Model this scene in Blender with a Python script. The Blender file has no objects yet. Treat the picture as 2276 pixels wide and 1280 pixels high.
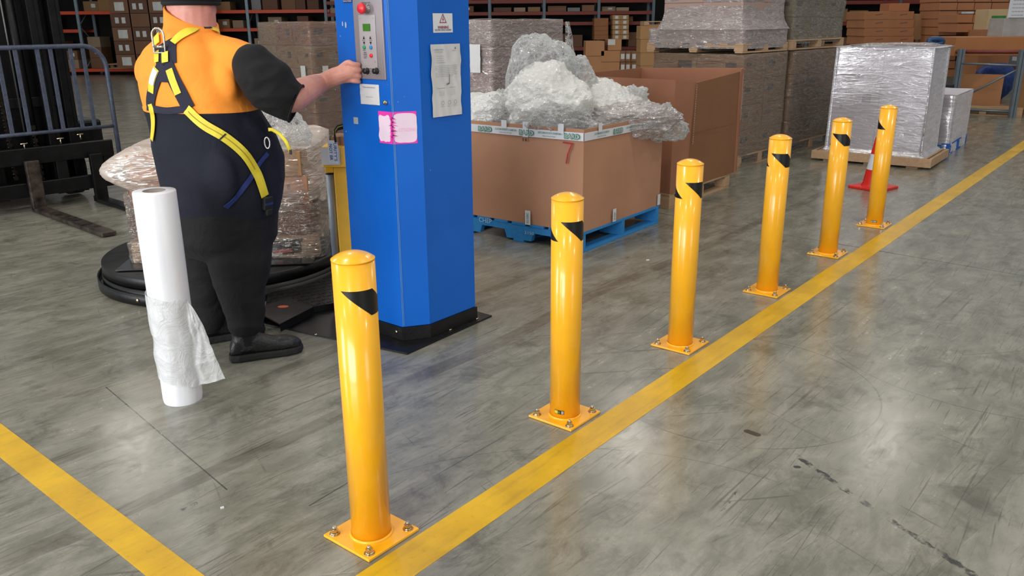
import bpy, bmesh, math, random
from mathutils import Vector, Matrix, noise
from mathutils.bvhtree import BVHTree
random.seed(7)
sc = bpy.context.scene
COL = sc.collection
V = Vector
# ------------------------------------------------------------ camera
F_PX, PITCH, ROLL, CAM_H = 1841.9, .3103, -.0077, 1.6176
CAMP = V((0, 0, CAM_H))
_fw = V((0, math.cos(PITCH), -math.sin(PITCH))); _rt0 = V((1, 0, 0)); _up0 = _rt0.cross(_fw)
_rt = _rt0*math.cos(ROLL) + _up0*math.sin(ROLL); _up = _up0*math.cos(ROLL) - _rt0*math.sin(ROLL)
cd = bpy.data.cameras.new('camera'); cam = bpy.data.objects.new('camera', cd); COL.objects.link(cam)
cd.sensor_width = 36; cd.lens = 36*F_PX/2276; cd.clip_end = 200; cd.clip_start = .05
cam.matrix_world = Matrix(((_rt.x, _up.x, -_fw.x, 0), (_rt.y, _up.y, -_fw.y, 0), (_rt.z, _up.z, -_fw.z, CAM_H), (0, 0, 0, 1)))
sc.camera = cam
# ------------------------------------------------------------ light, exposure
sc.view_settings.view_transform = 'Standard'; sc.view_settings.look = 'None'
sc.view_settings.gamma = 1; sc.view_settings.exposure = 0.0; sc.view_settings.use_curve_mapping = False
sc.cycles.use_denoising = True
sc.cycles.max_bounces = 7; sc.cycles.transparent_max_bounces = 16
sc.cycles.sample_clamp_indirect = 4
w = bpy.data.worlds.new('world'); sc.world = w; w.use_nodes = True
bg = w.node_tree.nodes['Background']; bg.inputs[0].default_value = (.88, .94, 1.0, 1); bg.inputs[1].default_value = .30

def area(name, loc, target, sx, sy, power, col):
    l = bpy.data.lights.new(name, 'AREA'); l.shape = 'RECTANGLE'; l.size = sx; l.size_y = sy; l.energy = power; l.color = col
    o = bpy.data.objects.new(name, l); COL.objects.link(o); o.location = loc
    o.rotation_euler = (V(target)-V(loc)).to_track_quat('-Z', 'Y').to_euler()
    return o
area('roller_door_daylight', (-6.0, -6.5, 2.9), (1.2, 6, .6), 7.0, 5.2, 1120, (.97, .98, 1.0))
area('side_door_daylight', (7.5, -5.0, 2.6), (1.5, 6, .4), 3.0, 4.0, 130, (.95, .97, 1.0))
area('left_opening_daylight', (-10.5, .2, 2.6), (4.4, 9.6, .8), 2.4, 4.4, 420, (.93, .96, 1.0))
def bay(i, x, y, p=95):
    o = area('high_bay_lamp', (x, y, 8.5), (x, y, 0), .75, .75, p, (1, .93, .82)); o.data.shape = 'DISK'
n = 0
for ix, x in enumerate((-9.5, -3.2, 2.9, 9.2)):
    for iy, y in enumerate((-2.5, 4.5, 11.5, 18.5)):
        bay(n, x, y, 125 if y < 9 else 85); n += 1

# ------------------------------------------------------------ helpers
A51 = math.radians(51.0)
EX = V((math.cos(A51), math.sin(A51), 0)); EY = V((-math.sin(A51), math.cos(A51), 0))
def lin(c):
    c = c/255.; return c/12.92 if c <= .04045 else ((c+.055)/1.055)**2.4
def rgb(r, g, b): return (lin(r), lin(g), lin(b), 1)
def ray(px, py): return ((px-1138)/F_PX*_rt - (py-640)/F_PX*_up + _fw).normalized()
def hit(px, py, P0, n):
    d = ray(px, py); n = V(n); return CAMP + d*((V(P0)-CAMP).dot(n)/d.dot(n))
def ground(px, py, z=0): return hit(px, py, (0, 0, z), (0, 0, 1))
def atY(px, py, Y): return hit(px, py, (0, Y, 0), (0, 1, 0))

MATS = {}
class NT:
    def __init__(s, name):
        m = bpy.data.materials.new(name); m.use_nodes = True; s.m = m; s.t = m.node_tree
        s.t.nodes.clear(); s.out = s.n('ShaderNodeOutputMaterial')
    def n(s, typ, **kw):
        o = s.t.nodes.new(typ)
        for k, v in kw.items(): setattr(o, k, v)
        return o
    def l(s, a, b): s.t.links.new(a, b)
    def val(s, sock, v):
        if isinstance(v, (int, float)): sock.default_value = v
        elif isinstance(v, (tuple, list)): sock.default_value = v
        else: s.l(v, sock)
    def math(s, op, a, b=0, c=0, clamp=False):
        o = s.n('ShaderNodeMath', operation=op, use_clamp=clamp)
        s.val(o.inputs[0], a); s.val(o.inputs[1], b); s.val(o.inputs[2], c); return o.outputs[0]
    def coord(s, kind='Object', scale=(1, 1, 1), rot=(0, 0, 0)):
        if kind == 'World': src = s.n('ShaderNodeNewGeometry').outputs['Position']
        else: src = s.n('ShaderNodeTexCoord').outputs[kind]
        mp = s.n('ShaderNodeMapping'); s.l(src, mp.inputs[0]); mp.inputs['Scale'].default_value = scale; mp.inputs['Rotation'].default_value = rot
        return mp.outputs[0]
    def noise(s, vec, scale, detail=3, rough=.55, dist=0):
        o = s.n('ShaderNodeTexNoise'); s.l(vec, o.inputs['Vector']); o.inputs['Scale'].default_value = scale
        o.inputs['Detail'].default_value = detail; o.inputs['Roughness'].default_value = rough; o.inputs['Distortion'].default_value = dist
        return o.outputs['Fac']
    def ramp(s, fac, a, b, ca=(0, 0, 0, 1), cb=(1, 1, 1, 1)):
        o = s.n('ShaderNodeValToRGB'); s.l(fac, o.inputs[0]); e = o.color_ramp.elements
        e[0].position = a; e[0].color = ca; e[1].position = b; e[1].color = cb; return o.outputs[0]
    def mix(s, fac, a, b, mode='MIX'):
        o = s.n('ShaderNodeMix', data_type='RGBA', blend_type=mode); s.val(o.inputs[0], fac); s.val(o.inputs[6], a); s.val(o.inputs[7], b); return o.outputs[2]
    def bump(s, h, strength, dist=.01):
        o = s.n('ShaderNodeBump'); s.l(h, o.inputs['Height']); o.inputs['Strength'].default_value = strength; o.inputs['Distance'].default_value = dist
        return o.outputs[0]
    def pbr(s, col, rough=.5, metal=0., normal=None, **kw):
        b = s.n('ShaderNodeBsdfPrincipled'); s.val(b.inputs['Base Color'], col); s.val(b.inputs['Roughness'], rough); s.val(b.inputs['Metallic'], metal)
        if normal is not None: s.l(normal, b.inputs['Normal'])
        for k, v in kw.items(): s.val(b.inputs[k.replace('_', ' ')], v)
        return b.outputs[0]
    def fin(s, sh): s.l(sh, s.out.inputs[0]); return s.m
def mat(name, col, rough=.5, metal=0., var=.12, vs=6., bump=0., bs=60., scale=(1, 1, 1), dark=None, **kw):
    """simple procedural material: base colour with noise variation and fine relief"""
    if name in MATS: return MATS[name]
    t = NT(name); c = rgb(*col); v = t.coord('Object', scale)
    nz = t.noise(v, vs, 4)
    d = rgb(*dark) if dark else tuple(x*(1-var*2) for x in c[:3])+(1,)
    base = t.mix(t.ramp(nz, .3, .7), d, c)
    r = t.math('MULTIPLY_ADD', nz, .15, rough-.075, clamp=True)
    nrm = t.bump(t.noise(v, bs, 3), bump, .01) if bump else None
    MATS[name] = t.fin(t.pbr(base, r, metal, nrm, **kw)); return MATS[name]

META = {}
MESHC = {}
def setp(o, label=None, cat=None, group=None, kind=None):
    for k, v in (('label', label), ('category', cat), ('group', group), ('kind', kind)):
        if v: o[k] = v
    return o
def thing(name, label, cat, loc=(0, 0, 0), rot=0, group=None, kind=None, scale=1):
    o = bpy.data.objects.new(name, None); COL.objects.link(o); o.empty_display_size = .1
    o.location = loc; o.rotation_euler = (0, 0, rot)
    META[o.name] = Matrix.Translation(V(loc)) @ Matrix.Rotation(rot, 4, 'Z')
    return setp(o, label, cat, group, kind)
class MB:
    def __init__(s): s.v = []; s.f = []; s.mi = []; s.sm = []
    def add(s, vs, fs, mi=0, smooth=False):
        b = len(s.v); s.v += [V(x) for x in vs]; s.f += [tuple(i+b for i in f) for f in fs]
        s.mi += [mi]*len(fs); s.sm += [smooth]*len(fs); return s
    def box(s, c, d, M=None, mi=0, bev=0):
        x, y, z = (k/2 for k in d); c = V(c)
        if bev:
            b = bev; vs = []; 
            bm = bmesh.new(); bmesh.ops.create_cube(bm, size=1); bmesh.ops.scale(bm, vec=d, verts=bm.verts)
            bmesh.ops.bevel(bm, geom=bm.edges[:], offset=b, segments=2, affect='EDGES', profile=.5)
            vs = [v.co.copy() for v in bm.verts]; fs = [[v.index for v in f.verts] for f in bm.faces]; bm.free()
        else:
            vs = [V((i*x, j*y, k*z)) for k in (-1, 1) for j in (-1, 1) for i in (-1, 1)]
            fs = [(0, 2, 3, 1), (4, 5, 7, 6), (0, 1, 5, 4), (2, 6, 7, 3), (0, 4, 6, 2), (1, 3, 7, 5)]
        if M is not None: vs = [M @ v for v in vs]
        return s.add([v+c for v in vs], fs, mi)
    def prism(s, pts, z0, z1, mi=0):
        n = len(pts); vs = [(p[0], p[1], z0) for p in pts]+[(p[0], p[1], z1) for p in pts]
        return s.add(vs, [tuple(range(n))[::-1], tuple(range(n, 2*n))]+[(i, (i+1) % n, n+(i+1) % n, n+i) for i in range(n)], mi)
    def lathe(s, prof, n=32, c=(0, 0, 0), mi=0, smooth=True, M=None, cap=True):
        c = V(c); vs = []; fs = []
        for r, z in prof:
            for k in range(n):
                a = 2*math.pi*k/n; p = V((r*math.cos(a), r*math.sin(a), z)); vs.append((M @ p if M is not None else p)+c)
        m = len(prof)
        for i in range(m-1):
            for k in range(n): fs.append((i*n+k, i*n+(k+1) % n, (i+1)*n+(k+1) % n, (i+1)*n+k))
        s.add(vs, fs, mi, smooth)
        if cap:
            b = len(s.v)-len(vs)
            for ring, flip in ((0, True), (m-1, False)):
                if prof[ring][0] > 1e-5:
                    f = [b+ring*n+k for k in range(n)]; s.f.append(tuple(f[::-1] if flip else f)); s.mi.append(mi); s.sm.append(False)
        return s
    def cyl(s, p0, p1, r, n=16, mi=0, r1=None, smooth=True):
        p0 = V(p0); p1 = V(p1); d = p1-p0; M = d.to_track_quat('Z', 'Y').to_matrix()
        return s.lathe([(r, 0), (r if r1 is None else r1, d.length)], n, p0, mi, smooth, M)
    def tube(s, pts, rad, n=10, mi=0, closed=False, cap=True, flat=None):
        """swept tube; rad number or list; flat=(ry ratio) for oval"""
        pts = [V(p) for p in pts]; m = len(pts); rs = rad if isinstance(rad, (list, tuple)) else [rad]*m
        vs = []; up = None
        for i, p in enumerate(pts):
            a = pts[(i-1) % m] if (closed or i > 0) else p; b = pts[(i+1) % m] if (closed or i < m-1) else p
            t = (b-a).normalized()
            if up is None:
                up = V((0, 0, 1)) if abs(t.z) < .9 else V((1, 0, 0))
            x = up.cross(t).normalized(); up = t.cross(x).normalized()
            r = rs[i]; rx, ry = r if isinstance(r, (tuple, list)) else (r, r)
            for k in range(n):
                an = 2*math.pi*k/n; vs.append(p + x*rx*math.cos(an) + up*ry*math.sin(an))
        fs = []
        for i in range(m if closed else m-1):
            j = (i+1) % m
            for k in range(n): fs.append((i*n+k, i*n+(k+1) % n, j*n+(k+1) % n, j*n+k))
        if cap and not closed: fs += [tuple(range(n))[::-1], tuple(range((m-1)*n, m*n))]
        return s.add(vs, fs, mi, True)
    def quad(s, P, U, W, mi=0, off=.0012, nx=1, ny=1, fn=None):
        """patch centred at P spanned by U (full width) and W (full height), normal U x W, lifted by off"""
        P = V(P); U = V(U); W = V(W); n = U.cross(W).normalized(); vs = []; fs = []
        for j in range(ny+1):
            for i in range(nx+1):
                a = i/nx-.5; b = j/ny-.5; h = fn(a, b) if fn else 0
                vs.append(P+U*a+W*b+n*(off+h))
        for j in range(ny):
            for i in range(nx):
                q = j*(nx+1)+i; fs.append((q, q+1, q+nx+2, q+nx+1))
        return s.add(vs, fs, mi, fn is not None)
    def obj(s, name, mats, parent=None, world=False, key=None, smooth=None):
        if key and key in MESHC: me = MESHC[key]
        else:
            vs = s.v
            if world and parent is not None:
                r = parent
                while r.parent: r = r.parent
                Mi = META[r.name].inverted(); vs = [Mi @ v for v in vs]
            me = bpy.data.meshes.new(name); me.from_pydata([tuple(v) for v in vs], [], s.f)
            for m in (mats if isinstance(mats, (list, tuple)) else [mats]): me.materials.append(m)
            me.polygons.foreach_set('material_index', s.mi)
            me.polygons.foreach_set('use_smooth', s.sm if smooth is None else [smooth]*len(s.f))
            me.update()
            if key: MESHC[key] = me
        o = bpy.data.objects.new(name, me); COL.objects.link(o)
        if parent is not None: o.parent = parent
        return o
def fuse(mb, voxel, iters=6, fac=.5):
    """union all closed pieces of mb into one skin; returns a new MB"""
    me = bpy.data.meshes.new('tmp'); me.from_pydata([tuple(v) for v in mb.v], [], mb.f)
    o = bpy.data.objects.new('tmp', me); COL.objects.link(o)
    m = o.modifiers.new('r', 'REMESH'); m.mode = 'VOXEL'; m.voxel_size = voxel; m.use_smooth_shade = True
    s = o.modifiers.new('s', 'SMOOTH'); s.factor = fac; s.iterations = iters
    dg = bpy.context.evaluated_depsgraph_get(); m2 = bpy.data.meshes.new_from_object(o.evaluated_get(dg))
    r = MB(); r.v = [v.co.copy() for v in m2.vertices]; r.f = [tuple(p.vertices) for p in m2.polygons]; r.mi = [0]*len(r.f); r.sm = [True]*len(r.f)
    bpy.data.objects.remove(o); bpy.data.meshes.remove(me); bpy.data.meshes.remove(m2)
    return r
def text_mb(txt, height, P, U, W, mi=0, off=.002, bold=0, align='CENTER', width=None, spacing=1):
    """flat lettering: centre P, reading direction U, up W"""
    cu = bpy.data.curves.new('t', 'FONT'); cu.body = txt; cu.size = 1; cu.offset = bold; cu.align_x = 'CENTER'; cu.align_y = 'CENTER'; cu.fill_mode = 'FRONT'; cu.resolution_u = 2; cu.space_character = spacing
    o = bpy.data.objects.new('t', cu); COL.objects.link(o)
    dg = bpy.context.evaluated_depsgraph_get(); me = bpy.data.meshes.new_from_object(o.evaluated_get(dg))
    vs = [v.co.copy() for v in me.vertices]; fs = [tuple(p.vertices) for p in me.polygons]
    bpy.data.objects.remove(o); bpy.data.curves.remove(cu); bpy.data.meshes.remove(me)
    if not vs: return MB()
    x0 = min(v.x for v in vs); x1 = max(v.x for v in vs); y0 = min(v.y for v in vs); y1 = max(v.y for v in vs)
    sy = height/(y1-y0); sx = (width/(x1-x0)) if width else sy
    U = V(U).normalized(); W = V(W).normalized(); n = U.cross(W).normalized(); P = V(P)
    r = MB(); r.add([P+U*(v.x-(x0+x1)/2)*sx+W*(v.y-(y0+y1)/2)*sy+n*off for v in vs], fs, mi); return r
def join(*ms):
    r = MB()
    for m in ms:
        b = len(r.v); r.v += m.v; r.f += [tuple(i+b for i in f) for f in m.f]; r.mi += m.mi; r.sm += m.sm
    return r
def ridged(p, oct=4, lac=2.1):
    s = 0; a = 1; t = 0
    for i in range(oct):
        s += a*(1-abs(noise.noise(p))*2.); t += a; a *= .5; p = p*lac
    return s/t
# ------------------------------------------------------------ floor
def floor_mat():
    t = NT('polished_concrete')
    v = t.coord('World', (1, 1, 1), (0, 0, -A51)); sep = t.n('ShaderNodeSeparateXYZ'); t.l(v, sep.inputs[0]); u_, v_ = sep.outputs[0], sep.outputs[1]
    st = t.coord('World', (1, 1, 1), (0, 0, -A51)); mp = t.n('ShaderNodeMapping'); t.l(st, mp.inputs[0]); mp.inputs['Scale'].default_value = (.9, 2.2, 1)
    big = t.noise(v, .9, 6, .6); mid = t.noise(mp.outputs[0], 3.6, 9, .72, .35); fine = t.noise(v, 30, 8, .75); blot = t.noise(v, 4.2, 10, .74, .5)
    c = t.mix(t.ramp(big, .32, .68), rgb(106, 105, 92), rgb(130, 129, 116))
    c = t.mix(t.math('MULTIPLY', t.ramp(mid, .42, .62), .55), c, rgb(158, 155, 142))
    c = t.mix(t.math('MULTIPLY', t.ramp(blot, .52, .68), .60), c, rgb(72, 67, 58))
    c = t.mix(t.math('MULTIPLY', t.ramp(fine, .54, .70), .34), c, rgb(84, 78, 70))
    # scratches: strongly stretched noise, three directions
    sc_all = None
    for rot, su, sv, th, k in ((-A51+.02, .7, 60, .655, .6), (-A51-.09, .55, 42, .665, .5), (-A51+.75, .5, 34, .70, .55), (-A51+.10, 1.2, 95, .66, .45), (-A51-.03, 2.6, 130, .635, .6), (-A51+.22, 3.0, 110, .66, .5), (-A51-1.2, 1.6, 70, .70, .5)):
        a = t.coord('World', (1, 1, 1), (0, 0, rot)); m2 = t.n('ShaderNodeMapping'); t.l(a, m2.inputs[0]); m2.inputs['Scale'].default_value = (su, sv, 1)
        s = t.ramp(t.noise(m2.outputs[0], 1.0, 2, .4, .15), th, th+.03)
        brk = t.ramp(t.noise(v, 2.1+sv*.02, 3), .45, .58)
        s = t.math('MULTIPLY', t.math('MULTIPLY', s, brk), k)
        sc_all = s if sc_all is None else t.math('MAXIMUM', sc_all, s)
    c = t.mix(sc_all, c, rgb(74, 70, 64))
    # pale fine scuffs
    m3 = t.n('ShaderNodeMapping'); t.l(t.coord('World', (1, 1, 1), (0, 0, -A51+.2)), m3.inputs[0]); m3.inputs['Scale'].default_value = (2.2, 48, 1)
    c = t.mix(t.math('MULTIPLY', t.ramp(t.noise(m3.outputs[0], 1, 3, .5), .66, .72), .12), c, rgb(205, 204, 198))
    # long tyre bands running with the bollard line
    wob = t.math('MULTIPLY', t.math('SUBTRACT', t.noise(v, .35, 1), .5), .35)
    tyre_n = t.ramp(t.noise(mp.outputs[0], 3, 4, .6), .30, .55)
    for v0, wd, k in ((2.66, .045, .42), (3.22, .04, .32), (4.35, .05, .25), (.35, .05, .12)):
        d = t.math('ABSOLUTE', t.math('SUBTRACT', t.math('ADD', v_, wob), v0)); band = t.math('LESS_THAN', d, wd)
        c = t.mix(t.math('MULTIPLY', t.math('MULTIPLY', band, tyre_n), k), c, rgb(70, 58, 46))
    # individual marks as segments (world metres)
    sepw = t.n('ShaderNodeSeparateXYZ'); t.l(t.n('ShaderNodeNewGeometry').outputs['Position'], sepw.inputs[0]); X, Y = sepw.outputs[0], sepw.outputs[1]
    jag = t.math('MULTIPLY', t.math('SUBTRACT', t.noise(v, 24, 3), .5), .03); chip = t.ramp(t.noise(v, 17, 3, .6), .46, .56)
    for (ax, ay), (bx, by), wd, k, brk in (((1.105, 2.878), (1.20, 2.62), .012, .9, 1), ((1.20, 2.62), (1.42, 2.1), .012, .85, 1), ((.72, 2.50), (.83, 2.66), .008, .8, 1), ((-1.912, 3.57), (-1.047, 2.66), .0028, .75, 0),
                                           ((.97, 3.08), (1.0, 3.05), .016, .9, 0), ((1.075, 2.79), (1.083, 2.79), .010, .9, 0), ((-1.16, 2.53), (-1.13, 2.57), .008, .8, 1), ((-.72, 2.55), (-.60, 2.72), .003, .7, 0)):
        dx, dy = bx-ax, by-ay; L2 = dx*dx+dy*dy
        rx = t.math('SUBTRACT', X, ax); ry = t.math('SUBTRACT', Y, ay)
        pr = t.math('DIVIDE', t.math('ADD', t.math('MULTIPLY', rx, dx), t.math('MULTIPLY', ry, dy)), L2, clamp=True)
        ex = t.math('SUBTRACT', rx, t.math('MULTIPLY', pr, dx)); ey = t.math('SUBTRACT', ry, t.math('MULTIPLY', pr, dy))
        dist = t.math('SQRT', t.math('ADD', t.math('MULTIPLY', ex, ex), t.math('MULTIPLY', ey, ey)))
        if brk: dist = t.math('ADD', dist, jag)
        mk = t.math('MULTIPLY', t.math('LESS_THAN', dist, wd), k)
        if brk: mk = t.math('MULTIPLY', mk, chip)
        c = t.mix(mk, c, rgb(36, 34, 31))
    # curved rubber arcs
    for (ox, oy), R, wd, k in (((1.05, 3.55), .62, .003, .55), ((2.5, 3.95), .85, .003, .45), ((.2, 1.7), 1.25, .0025, .35)):
        rx = t.math('SUBTRACT', X, ox); ry = t.math('SUBTRACT', Y, oy)
        d = t.math('ABSOLUTE', t.math('SUBTRACT', t.math('SQRT', t.math('ADD', t.math('MULTIPLY', rx, rx), t.math('MULTIPLY', ry, ry))), R))
        mk = t.math('MULTIPLY', t.math('LESS_THAN', t.math('ADD', d, t.math('MULTIPLY', jag, .2)), wd), t.math('MULTIPLY', t.ramp(big, .45, .52), k))
        c = t.mix(mk, c, rgb(60, 57, 53))
    rough = t.math('ADD', t.math('MULTIPLY', t.ramp(mid, .3, .7), .12), t.math('MULTIPLY_ADD', t.ramp(fine, .4, .7), .09, .13))
    nb = t.bump(t.math('ADD', fine, t.math('MULTIPLY', sc_all, -2)), .05, .004)
    return t.fin(t.pbr(c, rough, 0, nb, IOR=1.5, Specular_IOR_Level=.62))
M_FLOOR = floor_mat()
J0 = V((1.619, 6.884, 0)); JD = (V((3.378, 5.222, 0))-J0).normalized(); JN = V((-JD.y, JD.x, 0))
if JN.y < 0: JN = -JN
floor = MB().box((0, 15, -.08), (70, 60, .1)).obj('floor', mat('slab_joint_filler', (46, 44, 40), .8)); setp(floor, kind='structure')
for sgn, far in ((-1, 26), (1, 45)):
    a = J0 + JN*sgn*.006; pts = [a-JD*40, a+JD*40, a+JD*40+JN*sgn*far, a-JD*40+JN*sgn*far]
    if sgn > 0: pts = pts
    else: pts = pts[::-1]
    MB().prism([(p.x, p.y) for p in pts], -.029, 0).obj('slab', M_FLOOR, floor)
for o in floor.children: pass

def paint_mat():
    t = NT('worn_yellow_line_paint'); v = t.coord('World', (1, 1, 1), (0, 0, -A51)); mp = t.n('ShaderNodeMapping'); t.l(v, mp.inputs[0]); mp.inputs['Scale'].default_value = (1.2, 9, 1)
    n1 = t.noise(v, 3, 4, .6); n2 = t.noise(mp.outputs[0], 2.4, 4, .6); n3 = t.noise(v, 40, 4, .7)
    c = t.mix(t.ramp(n1, .35, .65), rgb(196, 152, 22), rgb(222, 176, 28))
    c = t.mix(t.math('MULTIPLY', t.ramp(n2, .5, .72), .45), c, rgb(160, 128, 44))
    c = t.mix(t.math('MULTIPLY', t.ramp(n3, .58, .75), .35), c, rgb(128, 106, 52))
    return t.fin(t.pbr(c, t.math('MULTIPLY_ADD', n1, .2, .28), 0, None))
M_LINE = paint_mat()
def floor_line(a, b, wd, label, side=1):
    a = V(a); b = V(b); d = (b-a).normalized(); n = V((-d.y, d.x, 0))*wd*side
    pts = [a, b, b+n, a+n]
    if side < 0: pts = pts[::-1]
    o = MB().prism([(p.x, p.y) for p in pts], 0, .0012).obj('floor_line', M_LINE); setp(o, label, 'floor line', None)
    return o
L0 = V((-.488, 2.157, 0)); LD = V((math.cos(math.radians(51.04)), math.sin(math.radians(51.04)), 0))
floor_line(L0-LD*1.6, L0+LD*24, .142, 'long yellow painted line running along the foot of the bollards', -1)
K0 = V((-2.197, 3.207, 0)); KD = (V((-.954, 2.163, 0))-K0).normalized()
floor_line(K0-KD*3, K0+KD*2.35, .115, 'short yellow painted line crossing the bottom left corner of the floor', -1)

# ------------------------------------------------------------ bollards
def gloss_yellow():
    t = NT('yellow_powder_coat'); v = t.coord('Object'); n1 = t.noise(v, 9, 3)
    c = t.mix(t.ramp(n1, .3, .7), rgb(251, 178, 24), rgb(254, 186, 32))
    return t.fin(t.pbr(c, .30, 0, t.bump(t.noise(v, 160, 2), .05, .002), Coat_Weight=.6, Coat_Roughness=.12))
M_BOLL = gloss_yellow()
M_VINYL = mat('black_vinyl', (12, 12, 12), .42, 0, .05)
M_ZINC = mat('zinc_plated_steel', (226, 208, 176), .22, 1., .25, 40)
M_STUD = mat('stud_end_steel', (222, 214, 196), .3, 1., .2, 40)
M_WHITE = mat('white_print', (225, 225, 225), .5)
M_BLACK = mat('black_print', (18, 18, 18), .6)
R_B = .0648
def sticker(root, a0, z0, z1, wdeg=90., shift=82.):
    mb = MB(); n = 14; m = 10; vs = []
    for j in range(m+1):
        f = j/m
        for i in range(n+1):
            a = math.radians(a0 + (1-f)*shift + wdeg*i/n); vs.append((math.cos(a)*(R_B+.0007), math.sin(a)*(R_B+.0007), z0+(z1-z0)*f))
    mb.add(vs, [(j*(n+1)+i, j*(n+1)+i+1, (j+1)*(n+1)+i+1, (j+1)*(n+1)+i) for j in range(m) for i in range(n)], 0, True)
    return mb.obj('reflective_chevron', M_VINYL, root)
BOLL = [((-.4731, 2.3771), (-40, 98), 'nearest yellow bollard, standing alone at the bottom centre', 0),
        ((.2233, 3.2397), (-24, 156), 'second nearest yellow bollard, with a small maker sticker at its foot', 1),
        ((.8794, 4.0525), (-17, 163), 'third nearest yellow bollard, in front of the open cardboard bin', 0),
        ((1.5992, 4.9439), (-43, 137), 'fourth nearest yellow bollard, in front of the wrapped lower stacks', 0),
        ((2.2955, 5.8065), (-57, 123), 'fifth nearest yellow bollard, just left of the red cone', 0),
        ((2.9949, 6.6728), (-176, 72), 'farthest yellow bollard, standing in front of the red cone', 2)]
for (bx, by), angs, lab, mk in BOLL:
    b = thing('bollard', lab, 'bollard', (bx, by, 0), A51, 'yellow bollards along the painted line')
    prof = [(R_B, .0085), (R_B, .950)]
    for k in range(9):
        a = math.pi/2*k/8; prof.append((R_B*1.0*math.cos(a) if k < 8 else 0, .950+.024*math.sin(a)))
    MB().lathe([(R_B, .0085), (R_B, .947)], 56).obj('post', M_BOLL, b, key='post')
    MB().lathe([(R_B-.0012, .947), (R_B-.0012, .9495), (R_B+.0012, .9505), (R_B+.0012, .953)]+[(R_B*(1-k/10), .9535+math.sqrt(.1065**2-(R_B*(1-k/10))**2)-(.1065-.0222)) for k in range(11)], 56, smooth=True).obj('domed_cap', M_BOLL, b, key='dome')
    ring = [V((math.cos(a)*(R_B+.003), math.sin(a)*(R_B+.003), .012)) for a in [2*math.pi*k/40 for k in range(40)]]
    MB().tube(ring, .0055, 8, closed=True).obj('weld_bead', M_BOLL, b, key='weld')
    pl = MB().box((0, 0, .006), (.222, .222, .009), bev=.0012).obj('base_plate', M_BOLL, b, key='bplate')
    for sx in (-1, 1):
        for sy in (-1, 1):
            m = MB(); c = (sx*.085, sy*.085, .0105)
            m.lathe([(.0175, 0), (.0175, .0022), (.016, .003)], 24, c)
            m.lathe([(.0165, .003), (.0135, .0075)], 24, c)
            hexa = [(math.cos(a)*.0125, math.sin(a)*.0125) for a in [math.pi/3*k+.4 for k in range(6)]]
            m.prism([(c[0]+p[0], c[1]+p[1]) for p in hexa], .0105+.0072, .0105+.0185)
            m.lathe([(.0066, .018), (.0066, .026), (.0055, .0275)], 14, c, 1)
            m.obj('anchor_bolt', [M_ZINC, M_STUD], b, key='bolt%d%d' % (sx, sy))
    # angle 0 of the stickers faces the camera side; local angle -> towards camera
    d = V((-bx, -by, 0)); base = math.degrees(math.atan2(d.y, d.x)) - 51.0
    for a in angs: sticker(b, base+a, .786, .868)
    if mk:
        mb = MB(); a_mid = base - (22 if mk == 1 else 4)
        def patch(a0, a1, z0, z1, mi, r):
            vs = []; 
            for j in (0, 1):
                for i in range(7):
                    a = math.radians(a0+(a1-a0)*i/6); vs.append((math.cos(a)*r, math.sin(a)*r, (z0, z1)[j]))
            mb.add(vs, [(i, i+1, i+8, i+7) for i in range(6)], mi, True)
        patch(a_mid-20, a_mid+20, .034, .052, 0, R_B+.0006)
        if mk == 1:
            patch(a_mid-19, a_mid-5, .036, .050, 1, R_B+.001); patch(a_mid+9, a_mid+18, .036, .050, 2, R_B+.001); patch(a_mid-4, a_mid+4, .037, .048, 3, R_B+.001)
        else:
            patch(a_mid-19, a_mid-7, .036, .050, 2, R_B+.001); patch(a_mid-4, a_mid+17, .036, .050, 2, R_B+.001)
        mb.obj('maker_sticker', [M_VINYL, mat('sticker_yellow', (225, 205, 60), .5), mat('sticker_grey', (170, 168, 160), .4), mat('sticker_green', (90, 120, 60), .5)], b)
# ------------------------------------------------------------ stretch wrapping machine: blue column
def flat(name, col, rough=.5, metal=0): return mat(name, col, rough, metal, .02)
t = NT('blue_enamel'); v = t.coord('Object'); n1 = t.noise(v, 2.5, 4); n2 = t.noise(v, 38, 3, .6)
c = t.mix(t.ramp(n1, .3, .7), rgb(0, 92, 190), rgb(4, 100, 200)); chips = t.ramp(n2, .755, .765); c = t.mix(t.math('MULTIPLY', chips, .8), c, rgb(120, 150, 175))
M_BLUE = t.fin(t.pbr(c, .38, 0, t.bump(t.noise(v, 220, 2), .08, .002)))
M_BLK = mat('scuffed_black_steel', (27, 26, 27), .42, .2, .3, 14, .15, 90, dark=(14, 14, 15))
M_PANEL = mat('brushed_panel', (148, 142, 146), .38, .35, .04, 3, .04, 90, (1, 40, 1))
M_PAPER = mat('paper_sheet', (214, 214, 214), .55, 0, .04, 5, .25, 9)
M_INK = flat('grey_ink', (110, 112, 116)); M_RED = flat('red_plastic', (226, 28, 40), .3); M_GREEN = flat('lcd_green', (52, 112, 30), .25)
seam = V((-.582, 4.117, 0)); mid = V((-.44, 4.16, 0)); rig = mid + EX*.366; LT = seam + EY*.37
bk1 = rig + EY*.12 + EX*.0; 
colpts = [seam, mid, rig, rig+EY*.47+EX*.0, LT+EX*.44, LT]
colm = thing('wrapping_machine', 'tall blue enamel column of the pallet wrapping machine with control panel', 'machine', (seam.x, seam.y, 0), A51)
def inset(pts, k):
    c = sum(pts, V((0, 0, 0)))/len(pts); return [c+(p-c)*k for p in pts]
MB().prism([(p.x, p.y) for p in colpts], .085, 2.35).obj('housing', M_BLUE, colm, True)
sk = inset(colpts, 1.035)
MB().prism([(p.x, p.y) for p in sk], .012, .083).obj('base_skirt', M_BLK, colm, True)
m = MB(); n_mid = V((mid.y-seam.y, seam.x-mid.x, 0)).normalized()
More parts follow.
